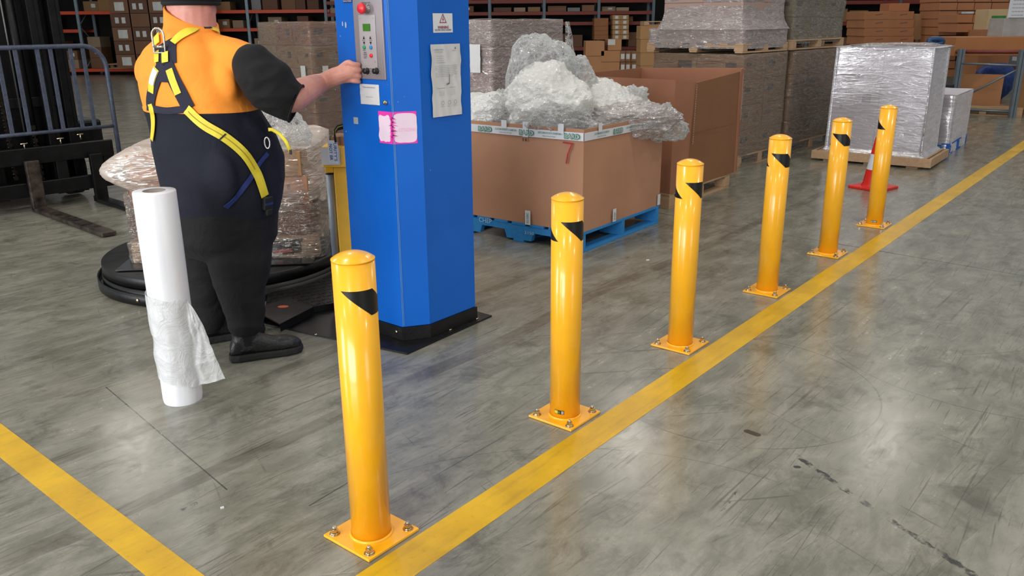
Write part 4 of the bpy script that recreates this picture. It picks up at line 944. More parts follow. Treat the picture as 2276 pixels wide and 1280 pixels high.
def wallp(x0, y0, x1, y1, nm='wall_panel', bulge=.0, mt=M_C1):
    n = 14; th = .008; mb = MB(); a = V((x0, y0, 0)); b = V((x1, y1, 0)); d = (b-a); nn = V((d.y, -d.x, 0)).normalized(); vs = []
    for s in (0, 1):
        for j in range(n+1):
            for i in range(n+1):
                u = i/n; q = j/n; off = bulge*math.sin(math.pi*u)*math.sin(math.pi*min(1, q*.9+.1)) + .003*noise.noise(V((u*3, q*3, x0+y1)))*min(1, 6*u*(1-u))
                vs.append(a+d*u+nn*(off-s*th)+Z*(Hb*q))
    K = (n+1)**2
    for s in (0, 1):
        for j in range(n):
            for i in range(n):
                q = s*K+j*(n+1)+i; f = (q, q+1, q+n+2, q+n+1); mb.f.append(f if s == 0 else f[::-1])
    for i in range(n):
        q = n*(n+1)+i; mb.f.append((q, q+1, K+q+1, K+q)); mb.f.append((i+1, i, K+i, K+i+1))
    for j in range(n):
        for e in (0, n):
            q = j*(n+1)+e; f = (q, q+n+1, K+q+n+1, K+q); mb.f.append(f if e == 0 else f[::-1])
    mb.v = vs; mb.mi = [0]*len(mb.f); mb.sm = [False]*len(mb.f)
    return mb
for (a, b, c, d, bl) in ((0, Ly, 0, 0, .012), (0, 0, Lx, 0, .010), (Lx, 0, Lx, Ly, .01), (Lx, Ly, 0, Ly, .01)): wallp(a, b, c, d, bulge=bl).obj('wall_panel', M_C1, B1)
MB().box((Lx/2, Ly/2, .01), (Lx-.03, Ly-.03, .012)).obj('floor_panel', M_C1, B1)
# tape band
M_TAPE = mat('white_printed_tape', (214, 216, 222), .4, 0, .03)
m = MB(); zt0, zt1 = Hb-.082, Hb-.024
def bl(f): return .012*math.sin(math.pi*f)
for k in range(24):
    f0, f1 = k/24, (k+1)/24
    m.add([(-bl(f)-.004, Ly*f, z) for f, z in ((f1, zt0), (f0, zt0), (f0, zt1), (f1, zt1))], [(0, 1, 2, 3)]); m.add([(Lx*f, -bl(f)*.85-.004, z) for f, z in ((f0, zt0), (f1, zt0), (f1, zt1), (f0, zt1))], [(0, 1, 2, 3)])
tape = m.obj('rim_tape', M_TAPE, B1)
M_GRN = mat('tape_green', (40, 128, 96), .5); M_DK = mat('tape_dark', (60, 84, 84), .5)
org = C1+Z*.151; zc = org.z+(zt0+zt1)/2
gm, wm_, dm = MB(), MB(), MB()
for face, ds in ((0, (.095, .49, .885)), (1, (.45, .88))):
    U = -e2 if face == 0 else e1; base = C1 if face == 0 else C1
    for d_ in ds:
        bo = bl(d_/1.17)+.006
        P = base+(e2*d_-e1*bo if face == 0 else e1*d_-e2*bo*.9); P = V((P.x, P.y, zc))
        gm = join(gm, text_mb('BARD', .040, P, U, Z, off=.0015, bold=.045, width=.135)); wm_ = join(wm_, text_mb('BARD', .030, P, U, Z, off=.0028, bold=.0, width=.121))
    for d_ in ((.29, .685) if face == 0 else (.22, .665)):
        bo = bl(d_/1.17)+.006
        P = base+(e2*d_-e1*bo if face == 0 else e1*d_-e2*bo*.9); P = V((P.x, P.y, zc))
        gm = join(gm, text_mb('CHECK FOR DAMAGE AND RECORD ON CONSIGNMENT FORM', .015, P+Z*.010, U, Z, off=.002, bold=.01, width=.20)); dm = join(dm, text_mb('Medical Material Fragile', .011, P-Z*.014, U, Z, off=.002, width=.115))
gm.obj('tape_lettering', M_GRN, tape, True); wm_.obj('tape_letter_fill', mat('letter_fill', (200, 216, 212), .5), tape, True); dm.obj('tape_small_print', M_DK, tape, True)
m = MB()
for d_, zt, hh_, f in ((.70, Hb-.005, .06, 0), (.50, Hb-.03, .11, 0), (.19, Hb-.005, .07, 0), (.20, Hb-.006, .07, 1), (.30, -.002+.055, .11, 9), (.43, .055, .10, 1), (1.17, .05, .09, 1)):
    if f == 9: d_ = .48; f = 0
    P = C1+(e2*d_-e1*(bl(d_/1.17)+.0045) if f == 0 else e1*d_-e2*(bl(d_/1.17)*.9+.0045)); tabs = MB().quad(V((P.x, P.y, org.z+zt-0*hh_/2)), (-e2 if f == 0 else e1)*.05, Z*hh_).obj('tape_tab', M_TAPE, B1, True)
P = C1+e2*.48-e1*.018; P.z = org.z+.05; q = text_mb('CHECK FOR', .022, P, -Z, -e2, off=.003, width=.08)
P2 = C1+e1*.43-e2*.016; P2.z = org.z+.05; join(q, text_mb('INSP', .02, P2, Z, -e1, off=.004, width=.06)).obj('tab_lettering', M_GRN, tabs, True)
m = MB(); P7 = C1+e2*.125-e1*.014; U = -e2
def stroke(p, q, wd):
    a = V((P7.x, P7.y, org.z+Hb-.10))+U*p[0]+Z*p[1]; b = V((P7.x, P7.y, org.z+Hb-.10))+U*q[0]+Z*q[1]; d = (b-a).normalized(); n = d.cross(e1).normalized()*wd/2; m.add([a-n, b-n, b+n, a+n], [(0, 1, 2, 3)])
stroke((-.045, .0), (.038, -.004), .012); stroke((.036, .0), (.0, -.080), .012); stroke((.0, -.078), (-.014, -.150), .013)
m.obj('red_figure', mat('red_marker', (176, 46, 48), .7), B1, True)
P = C1+e2*.505-e1*.018; P.z = org.z+Hb-.105; text_mb('5 6', .022, P, -e2, Z, off=.002, bold=.03, width=.042).obj('stamped_figure', M_BLACK, B1, True)

# ------------------------------------------------------------ waste film heap in bin 1
def f21(p):
    d = noise.voronoi(p)[0]; return d[1]-d[0]
def crumple(name, C, R, mt, label, seed, amp=.16, fr=2.4, sub=6, stretch=None, fine=.035, grp='bundles of waste film in the tape-banded bin', cut=None):
    bm = bmesh.new(); bmesh.ops.create_icosphere(bm, subdivisions=sub, radius=1); sd_ = V((seed, seed*1.7, seed*.3))
    for v in bm.verts:
        d = v.co.normalized(); k = V((d.x*(stretch[0] if stretch else 1), d.y*(stretch[1] if stretch else 1), d.z*(stretch[2] if stretch else 1)))
        k = k+V((noise.noise(k*2+sd_), noise.noise(k*2+sd_*2), noise.noise(k*2+sd_*3)))*.30
        r = 1+amp*1.7*noise.noise(k*fr*.5+sd_)+amp*.9*(f21(k*fr+sd_)-.3)+fine*1.6*(f21(k*fr*2.6+sd_*2)-.3)+fine*.9*(f21(V((k.x*fr*5, k.y*fr*5, k.z*fr*9))+sd_*3)-.3)
        v.co = V((d.x*R[0]*r, d.y*R[1]*r, d.z*R[2]*r))
    mb = MB(); mb.v = [v.co.copy() for v in bm.verts]; mb.f = [tuple(v.index for v in f.verts) for f in bm.faces]; mb.mi = [0]*len(mb.f); mb.sm = [True]*len(mb.f); bm.free()
    o = mb.obj(name, mt); o.location = C; setp(o, label, 'plastic film', grp); return o
def onbin(px, py, d1, d2): pass
def inb(a, b, z): return C1+e1*a+e2*b+Z*z
crumple('waste_film', inb(.46, .62, .99), (.36, .34, .33), F_WASTE, 'largest white bundle of waste film, heaped in the middle of the bin', 1.3, .13, 2.2, stretch=(1, 1, 1.4), fine=.05)
crumple('waste_film', inb(.93, .42, .93), (.33, .32, .24), F_WASTE, 'white bundle of waste film at the right side of the bin', 4.1, .14, 2.4, fine=.05)
crumple('waste_film', inb(.22, 1.06, .93), (.24, .22, .17), F_WASTE, 'cream bundle of waste film next to the blue column', 7.7, .15, 2.2, fine=.05)
crumple('waste_film', inb(.30, .92, .90), (.26, .24, .22), F_BAG, 'clear crumpled film between the cream and the largest bundle', 9.2, .2, 2.1, fine=.06)
crumple('waste_film', inb(.22, .33, .905), (.24, .28, .135), F_BAG, 'clear crumpled film spilling over the front rim by the red figure 7', 12.2, .22, 2.3, fine=.07)
crumple('waste_film', inb(.78, .17, .875), (.46, .25, .15), F_MILK, 'milky sheet of waste film along the right rim of the bin', 15.4, .2, 2.0, fine=.07)
crumple('waste_film', inb(1.10, .06, .81), (.24, .19, .17), F_BAG, 'clear film hanging over the right corner of the bin', 18.4, .25, 2.2, fine=.09)
crumple('waste_film', inb(1.10, .30, .95), (.20, .22, .15), F_BAG, 'clear torn film on top of the right bundle', 21.0, .25, 2.6, fine=.09)
crumple('waste_film', inb(.60, .80, 1.16), (.30, .30, .40), F_BAG, 'tall clear plastic bag standing up behind the largest bundle', 24.3, .13, 1.5, fine=.03)
crumple('waste_film', inb(.78, .60, 1.02), (.22, .22, .34), F_BAG, 'clear plastic film standing between the two white bundles', 27.7, .14, 1.6, fine=.04)

# ------------------------------------------------------------ bin 2 open cardboard bin on wooden pallet
C2 = V((1.42, 7.33, 0)); A2 = math.radians(52.0); g1 = V((math.cos(A2), math.sin(A2), 0)); g2 = V((-g1.y, g1.x, 0))
wp = thing('wooden_pallet', 'pale wooden pallet under the tall open cardboard bin', 'pallet', C2, A2)
block_pallet(wp, 1.30, 1.16, .140, M_WOOD)
for ch in list(wp.children):
    for g in list(ch.children): g.parent = wp
    bpy.data.objects.remove(ch)
MB().add([(1.355+.0*k, 0, 0) for k in ()], []) 
m = MB().quad(C2+g2*-.001+g1*.055+Z*.07, g1*.05, Z*.05, off=.004); 
B2 = thing('open_cardboard_bin', 'tall open empty cardboard bin with torn right side and hazard tape', 'cardboard bin', C2+Z*.141, A2)
Lx2, Ly2, H2 = 1.46, 1.16, 1.0
def panel2(pts_top, pts_bot, nm, mt=M_C2, th=.010, inward=None):
    a0, a1 = V(pts_bot[0]), V(pts_bot[1]); b0, b1 = V(pts_top[0]), V(pts_top[1]); n = 12; vs = []; mb = MB(); nn = (a1-a0).cross(b0-a0).normalized()
    for s in (0, 1):
        for j in range(n+1):
            for i in range(n+1):
                u, q = i/n, j/n; vs.append((a0.lerp(a1, u)).lerp(b0.lerp(b1, u), q)+nn*(-s*th+.010*noise.noise(V((u*2.5, q*2.5, a0.x+a0.y)))*min(1, 8*u*(1-u))))
    K = (n+1)**2
    for s in (0, 1):
        for j in range(n):
            for i in range(n):
                q = s*K+j*(n+1)+i; f = (q, q+1, q+n+2, q+n+1); mb.f.append(f if s == 0 else f[::-1])
    for i in range(n):
        q = n*(n+1)+i; mb.f += [(q, q+1, K+q+1, K+q), (i+1, i, K+i, K+i+1)]
    for j in range(n):
        for e in (0, n): q = j*(n+1)+e; f = (q, q+n+1, K+q+n+1, K+q); mb.f.append(f if e == 0 else f[::-1])
    mb.v = vs; mb.mi = [0]*len(mb.f); mb.sm = [False]*len(mb.f); return mb.obj(nm, mt, B2)
panel2(((0, Ly2, H2), (0, 0, H2-.01)), ((0, Ly2, 0), (0, 0, 0)), 'left_panel')
panel2(((.0, 0, H2-.02), (.36, -.02, H2-.045)), ((0, 0, 0), (.30, -.005, 0)), 'near_panel')
panel2(((.36, -.025, H2-.05), (1.40, .0, H2-.0)), ((.30, -.006, 0), (Lx2-.06, 0, 0)), 'torn_panel', card('cardboard_inner', (136, 92, 58)))
panel2(((1.36, -.012, H2+.02), (Lx2, .0, H2+.03)), ((Lx2-.07, -.008, 0), (Lx2, 0, 0)), 'far_corner_strip')
panel2(((Lx2, 0, H2+.03), (Lx2, Ly2, H2)), ((Lx2, 0, 0), (Lx2, Ly2, 0)), 'right_panel'); panel2(((Lx2, Ly2, H2), (0, Ly2, H2)), ((Lx2, Ly2, 0), (0, Ly2, 0)), 'back_panel')
MB().box((Lx2/2, Ly2/2, .01), (Lx2-.04, Ly2-.04, .012)).obj('floor_panel', M_C2, B2)
# torn paper edge
m = MB()
for (xa, za), (xb, zb_) in (((.352, H2-.06), (.335, .40)), ((1.372, H2-.02), (1.385, .52))):
    for k in range(26):
        f0, f1 = k/26, (k+.8)/26; x = xa+(xb-xa)*f0; zA = za+(zb_-za)*f0; zB = za+(zb_-za)*f1; ww = .006+.012*abs(noise.noise(V((k*.7, xa, 1))))
        m.add([(x-ww, -.034, zA), (x+ww*.7, -.036, zA-.004), (x+ww*.4, -.034, zB), (x-ww*.3, -.036, zB)], [(3, 2, 1, 0)])
m.obj('torn_edge', mat('torn_card_edge', (176, 160, 146), .8), B2)
m = MB(); m.quad(V((.80, -.022, .50)), V((.92, 0, 0)), V((0, -.004, .004))); m.obj('crease', card('crease_card', (170, 118, 84)), B2)
tb = MB().quad(V((-.001, .74, H2-.052)), V((0, -.205, 0)), V((0, 0, .075)), off=.014); 
hz = tb.obj('hazard_tape', mat('tape_black', (26, 26, 26), .4), B2)
m = MB(); 
for y in (.79, .665):
    m.add([(-.0165, y+.055, H2-.089), (-.0165, y-.005, H2-.089), (-.0165, y-.055 if y > .7 else .6376, H2-.015 if y > .7 else H2-.055), (-.0165, y+.010 if y > .7 else .6376, H2-.015 if y > .7 else H2-.065)], [(0, 1, 2, 3)])
m.obj('yellow_stripe', mat('tape_yellow', (236, 220, 60), .4), hz)

# ------------------------------------------------------------ cone
cn = thing('traffic_cone', 'red traffic cone with white reflective collar, behind the farthest bollard', 'traffic cone', ground(1940, 418), A51-.25)
M_CONE = mat('cone_red', (222, 40, 26), .4); 
pr = []
m = MB().box((0, 0, .014), (.345, .345, .026), bev=.006); m.obj('base', M_CONE, cn)
MB().lathe([(.118, .026), (.104, .05), (.082, .19), (.0815, .192)], 40, cap=False).obj('lower_cone', M_CONE, cn)
MB().lathe([(.082, .192), (.058, .345)], 40, cap=False).obj('reflective_collar', mat('collar_white', (225, 228, 236), .3), cn)
MB().lathe([(.0575, .345), (.034, .50), (.030, .508), (.026, .508), (.026, .49)], 40, cap=False).obj('cone_tip', M_CONE, cn)

# ------------------------------------------------------------ wrapped loads
def tree_load(label, loc, rot, L, W, ph, h, nx, ny, nz, mts, filmm, pal='block', pm=None, grp='film wrapped pallet loads', prof=None, amp=.006, seed=0, prints=True, nudge=0, ridge=0, film_low=.02, rc=.03, top=True, lay=None, faces=('x', 'y')):
    th = thing('wrapped_pallet_load', label, 'pallet load', loc, rot, grp)
    {'block': block_pallet, 'skid': skid, 'bearer': pallet}[pal](th, L, W, ph, pm or M_WOOD)
    i = .015
    if lay: 
        for (x0, x1, y0, y1, z0, nx_, ny_, nz_, hz_) in lay: cartons(th, x0, x1, y0, y1, z0, nx_, ny_, nz_, hz_, mts, seed=seed, prints=prints, faces=faces)
    else: cartons(th, i, L-i, i, W-i, ph, nx, ny, nz, h, mts, prof=prof, seed=seed, prints=prints, faces=faces)
    film_shell('stretch_film', filmm, th, i-.004, L-i+.004, i-.004, W-i+.004, ph*film_low, ph+h+.004, prof, amp, seed=seed, ridge=ridge, rc=rc, top=top)
    return th
# lower row A, B (grey brown cartons) and upper row on top
LA = V((2.585, 9.46, 0)); AR = math.radians(48.3); h1 = V((math.cos(AR), math.sin(AR), 0)); h2 = V((-h1.y, h1.x, 0))
tree_load('lower wrapped pallet of cartons directly right of the open cardboard bin', LA, AR, 1.16, 1.2, .14, 1.12, 2, 2, 4, [M_C3], F_CLEAR, seed=3, amp=.004)
tree_load('second lower wrapped pallet of cartons, right of the first', LA+h1*1.30, AR, 1.55, 1.2, .14, 1.12, 3, 2, 4, [M_C3], F_CLEAR, seed=5, amp=.005)
def profA(h): return (-.045 if h < .16 else (-.045+.10*min(1, (h-.16)/.12)))+(-.028*math.exp(-((h-.52)/.03)**2))
def profB(h): return .012+.010*math.sin(h*9)
UA = LA+h2*.02-h1*.02+Z*1.272
ua = thing('wrapped_pallet_load', 'upper wrapped pallet with flared film, stacked on the first lower pallet', 'pallet load', UA, AR, 'film wrapped pallet loads')
block_pallet(ua, 1.15, 1.24, .10, M_WOOD)
M_CP = card('cardboard_pinkish', (170, 142, 130))
cartons(ua, .015, 1.135, .015, 1.225, .10, 2, 2, 1, .15, [M_CP], seed=8)
cartons(ua, .05, 1.10, .06, 1.06, .252, 2, 2, 4, 1.15, [M_CP], seed=9)
film_shell('stretch_film', F_MILK, ua, .010, 1.140, .010, 1.230, .045, .262, None, .005, seed=8, nv=20, top=False, ridge=.002)
film_shell('stretch_film', F_MILK, ua, .045, 1.105, .055, 1.065, .25, 1.41, lambda h: -.085*max(0, 1-h/.16)**2-.030*math.exp(-((h-.37)/.022)**2)+.014*math.exp(-((h-.24)/.07)**2), .008, nv=110, seed=12, ridge=.002)
tree_load('upper wrapped pallet with long load, stacked on the second lower pallet', LA+h1*1.22+h2*.0+Z*1.272, AR, 1.62, 1.2, .12, 1.3, 3, 2, 5, [card('cardboard_olive', (150, 136, 108))], F_CLEAR, seed=11, prof=profB, amp=.010, film_low=.6)
# torn film tag
# silver load W
WA = V((4.663, 9.329, 0)); AW = math.radians(53)
wv = tree_load('tall silvery film wrapped load on a wide pallet behind the traffic cone', WA, AW, .90, 1.17, .12, 1.19, 1, 2, 3, [card('cardboard_lilac', (184, 172, 172))], F_SILV, seed=14, amp=.0022, prints=True, ridge=.0004, pal='skid', film_low=.6, prof=lambda h: .03*h+.035*(h > .05))
crumple('top_sheet', WA+V((-.1, .85, 1.315)), (.54, .46, .045), F_MILK, 'crumpled film lying on top of the tall silvery load', 31.0, .2, 2.3, fine=.09, grp=None)
# low load on blue pallet
XA = V((5.449, 10.322, 0)); AX = math.radians(53.5)
tree_load('low silver wrapped load on a dark blue pallet, behind the tall silvery load', XA, AX, 1.25, 1.15, .14, .58, 2, 2, 2, [card('cardboard_lilac', (184, 172, 172))], F_SILV, 'block', M_BPLA, seed=17, amp=.009)
# loads behind
tree_load('brown wrapped pallet load behind the heap of waste film', V((-.17, 8.06, 0)), A51, 1.16, 1.16, .14, 1.50, 2, 3, 6, [M_C2, M_C5], F_MILK, seed=21, amp=.009)
tree_load('brown wrapped pallet load with white labels, behind the man\'s outstretched arm', V((-2.66, 11.5, 0)), A51, 1.16, 1.16, .14, 1.50, 2, 3, 5, [M_C2, M_C3], F_CLEAR, seed=25, amp=.008)
P = V((-2.66, 11.5, 0)); par = [o for o in COL.objects if o.get('label', '').startswith('brown wrapped pallet load with white')][0]
for px, py, w_, h_ in ((677, 163, .10, .20), (722, 163, .10, .20)):
    if px < 694: Q = hit(px, py, P, EX); MB().quad(Q-EX*.02, -EY*w_, Z*h_).obj('carton_label', M_LABEL, par, True)
    else: Q = hit(px, py, P, EY); MB().quad(Q-EY*.02, EX*w_, Z*h_).obj('carton_label', M_LABEL, par, True)
Q = hit(1060, 130, V((-.17, 8.06, 0)), EX); par = [o for o in COL.objects if o.get('label', '').startswith('brown wrapped pallet load behind')][0]
MB().quad(Q-EX*.025, -EY*.13, Z*.26, nx=6, ny=8, fn=lambda a, b: .006*noise.noise(V((a*5, b*6, 2)))).obj('document_pouch', M_PAPER, par, True)
# hanging film tail at its right end
m = MB(); vs = []
Pq = V((-.17, 8.06, 0))+EX*1.18
for j in range(31):
    q = j/30
    for i in range(17):
        a = i/16; x = a*(.06+.30*q); vs.append(Pq+EX*x+EY*(.04*noise.noise(V((a*3, q*4, 1))))+Z*(1.62-.62*q-.10*a*q))
m.add(vs, [(j*17+i, j*17+i+1, (j+1)*17+i+1, (j+1)*17+i) for j in range(30) for i in range(16)], 0, True); m.obj('film_tail', F_BAG, par, True)
# ------------------------------------------------------------ half wrapped load on the turntable
AT = math.radians(6); OT = V((-2.49, 5.17, .170)); OT = V((-2.42, 5.10, .170))
ld = thing('half_wrapped_load', 'brown cartons half wrapped in loose film, on the turntable', 'pallet load', OT, AT)
block_pallet(ld, 1.17, 1.17, .14, M_WOOD)
cartons(ld, .03, 1.13, .03, 1.13, .14, 3, 2, 1, .20, [M_C2, M_C5], seed=2)
cartons(ld, .03, 1.13, .03, 1.13, .342, 2, 3, 1, .18, [M_C1, M_C2], seed=3)
cartons(ld, .05, 1.10, .03, 1.13, .524, 2, 2, 1, .16, [M_C4, M_C1], seed=4, jit=.02)
rd = random.Random(3)
MB().box((.10, .06, .06), (.075, .10, .10), Matrix.Rotation(.2, 3, 'Y')).obj('leaning_board', M_WOOD, ld)
# colourful printed magazines showing under the film
m = MB()
for k, (x, z, mi) in enumerate(((.78, .035, 0), (.84, .052, 1), (.88, .03, 2), (.94, .05, 0), (.72, .05, 2), (.60, .03, 2))): m.quad((x, -.012, z), (.12, 0, .01), (0, 0, .022), mi, off=.004+.001*k)
m.obj('printed_edge', [flat('print_red', (190, 40, 36)), flat('print_teal', (60, 120, 140)), flat('print_pale', (190, 195, 190))], ld)
MB().box((.55, -.05, .004), (1.2, .26, .006)).obj('clear_sheet', mat('dark_sheet', (28, 28, 30), .2), ld)
# loose draped film: top sheet and skirts flaring outward
mb = MB(); nu, nv = 170, 60; vs = []
for j in range(nv+1):
    q = j/nv
    for i in range(nu):
        a = 2*math.pi*i/nu; ca, sa = math.cos(a), math.sin(a)
        sq = (abs(ca)**6+abs(sa)**6)**(-1/6.); hx = hy = .575
        if q < .33: f = q/.33; x, y = ca*sq*hx*f, sa*sq*hy*f; z = .705+.02*noise.noise(V((x*3, y*3, 1)))+.012*ridged(V((x*4, y*4, 3)), 3)
        else:
            f = (q-.33)/.67; fl = .022+.20*max(0, math.cos(a-math.radians(203)))**7*math.sin(math.pi*min(1, f*1.5))
            fl += .02*noise.noise(V((ca*4, sa*4, f*2.5)))+.016*ridged(V((ca*5, sa*5, f*5+2)), 3)
            x, y = ca*sq*hx+ca*fl, sa*sq*hy+sa*fl; z = .70-(.38+.10*noise.noise(V((ca*3, sa*3, 9))))*f
            z -= .05*max(0, math.cos(a-math.radians(205)))*f
        vs.append((x+.585, y+.585, z))
fs = [(j*nu+i, j*nu+(i+1) % nu, (j+1)*nu+(i+1) % nu, (j+1)*nu+i) for j in range(nv) for i in range(nu)]
mb.add(vs, fs, 0, True); mb.obj('draped_film', film_mat('draped_film_milky', .10, .45, .72, (226, 212, 200), (.9, .9, 4.5), 2.0, .9, .18, 4.5, .7, .3, .25), ld)
film_shell('stretch_film', F_CLEAR, ld, .0, 1.17, .0, 1.17, .0, .44, lambda h: -.02*(h < .3), .008, seed=9, top=False, ridge=.003)
crumple('film_tuft', OT+V((.93, .28, .80)), (.20, .18, .17), F_BAG, 'puffed clear film on top of the half wrapped load', 33.0, .2, 1.8, fine=.05, grp=None)

# ------------------------------------------------------------ forklift
AF = math.radians(48); FO = V((-4.31, 7.446, 0)); fk = thing('forklift', 'black forklift with grey load guard, behind the turntable', 'forklift', FO, AF)
M_FK = mat('forklift_black', (20, 21, 23), .38, .4, .3, 10, .15, 60); M_GRD = mat('guard_blue_grey', (78, 86, 104), .5, .2, .18, 30, .3, 80); M_FORK = mat('fork_worn_steel', (96, 84, 76), .42, .6, .35, 12, .2, 60, dark=(26, 24, 24)); M_CHAIN = mat('chain_steel', (62, 54, 48), .4, .8, .3, 60)
for k, x in enumerate((.0, .56)):
    f = MB(); f.box((x, -.72, .024), (.115, 1.48, .034), bev=.006); f.box((x, .0, .24), (.115, .05, .45), bev=.006); f.box((x, 0.02, .035), (.115, .08, .06), bev=.01); f.obj('fork', M_FORK if k == 0 else M_FK, fk)
MB().box((.08, .06, .50), (1.35, .05, .15), bev=.008).obj('upper_carriage_bar', M_FK, fk); MB().box((.08, .06, .20), (1.30, .05, .13), bev=.008).obj('lower_carriage_bar', M_FK, fk)
for x in (-.35, .27, .70): MB().box((x, .07, .35), (.10, .05, .42), bev=.006).obj('carriage_upright', M_FK, fk)
# load guard
r = .019; top = 1.44; xe = .80
arc = [(xe, .03, .42), (xe, .03, 1.0), (xe, .03, top-.20)]+[(xe-.20+.20*math.cos(a), .03, top-.20+.20*math.sin(a)) for a in [math.pi/2*k/8 for k in range(1, 9)]]+[(.2, .03, top), (-.6, .03, top)]
MB().tube(arc, .021, 10).obj('guard_frame', M_GRD, fk); MB().cyl((-.8, .03, .70), (xe, .03, .70), .017, 10).obj('guard_rail', M_GRD, fk)
for x in (-.42, -.27, -.10, .04, .22, .33, .50, .61): MB().box((x, .03, 1.07), (.036, .014, .74), bev=.003).obj('guard_bar', M_GRD, fk)
for x in (-.55, -.22, .30, .48): 
    p = MB().box((x, .26, 1.35), (.10, .14, 2.5), bev=.006); p.box((x+.03, .19, 1.35), (.03, .02, 2.5)); p.obj('mast_rail', M_FK, fk)
MB().box((.15, .33, 1.35), (.62, .03, 2.5)).obj('mast_back_plate', M_FK, fk); MB().cyl((.14, .26, .2), (.14, .30, 2.4), .045, 16).obj('lift_cylinder', M_FK, fk)
MB().cyl((.06, .22, .7), (.06, .22, 2.5), .008, 8).obj('hydraulic_hose', mat('hose_steel', (120, 120, 118), .4, .6), fk)
def chain(x, y, z0, z1):
    m = MB(); z = z0; k = 0
    while z < z1:
        m.box((x, y, z), (.010 if k % 2 else .036, .012, .030)); 
        m.cyl((x-.022, y, z+.012), (x+.022, y, z+.012), .006, 6); z += .030; k += 1
    o = m.obj('lift_chain', M_CHAIN, fk); return o
chain(-.10, .15, .3, 2.3); chain(.12, .16, .2, .75)
for z in (1.9, 2.45, .95): MB().box((.0, .30, z), (1.10, .06, .09), bev=.005).obj('mast_cross_member', M_FK, fk)
for x, y, z in ((.29, .0, .60), (.47, .0, .62), (-.02, 0, .585)): MB().cyl((x, y+.04, z-.02), (x, y+.04, z+.03), .006, 8).cyl((x-.03, y+.04, z+.03), (x+.03, y+.04, z+.03), .007, 8).obj('fork_pin', M_ZINC, fk)
MB().box((.0, 1.25, .55), (1.15, 1.4, .75), bev=.06).obj('body', M_FK, fk)
MB().box((-.1, .62, .80), (1.0, .25, .5), bev=.04).obj('dash', M_FK, fk)
for x in (-.5, .5): MB().cyl((x-.10 if x < 0 else x-.02, .62, .28), (x+.02 if x < 0 else x+.10, .62, .28), .27, 32).obj('wheel', mat('tyre_rubber', (16, 16, 16), .8), fk)
MB().box((.62, .55, .58), (.34, .5, .34), bev=.03).obj('side_step', M_FK, fk)
st = MB().tube([V((-.35+.17*math.cos(a), .95+.13*math.sin(a), 1.30+.10*math.sin(a))) for a in [2*math.pi*k/24 for k in range(24)]], .014, 8, closed=True).obj('steering_wheel', M_FK, fk)
MB().cyl((-.35, .95, 1.30), (-.35, .86, 1.10), .05, 14).obj('column', mat('fork_grey', (86, 86, 96), .5), st); MB().cyl((-.35, .94, 1.305), (-.35, .95, 1.325), .035, 14).obj('horn', mat('horn_orange', (150, 50, 36), .5), st)
MB().box((-.52, .95, 1.30), (.30, .02, .02)).obj('spoke', M_FK, st)
MB().box((-.1, 1.6, 1.15), (.5, .5, .5), bev=.08).obj('seat', M_FK, fk)
MB().box((.46, .75, 1.6), (.07, .07, 1.3), bev=.01).obj('roof_post', M_FK, fk); MB().box((-.60, .75, 1.6), (.07, .07, 1.3), bev=.01).obj('roof_post', M_FK, fk)

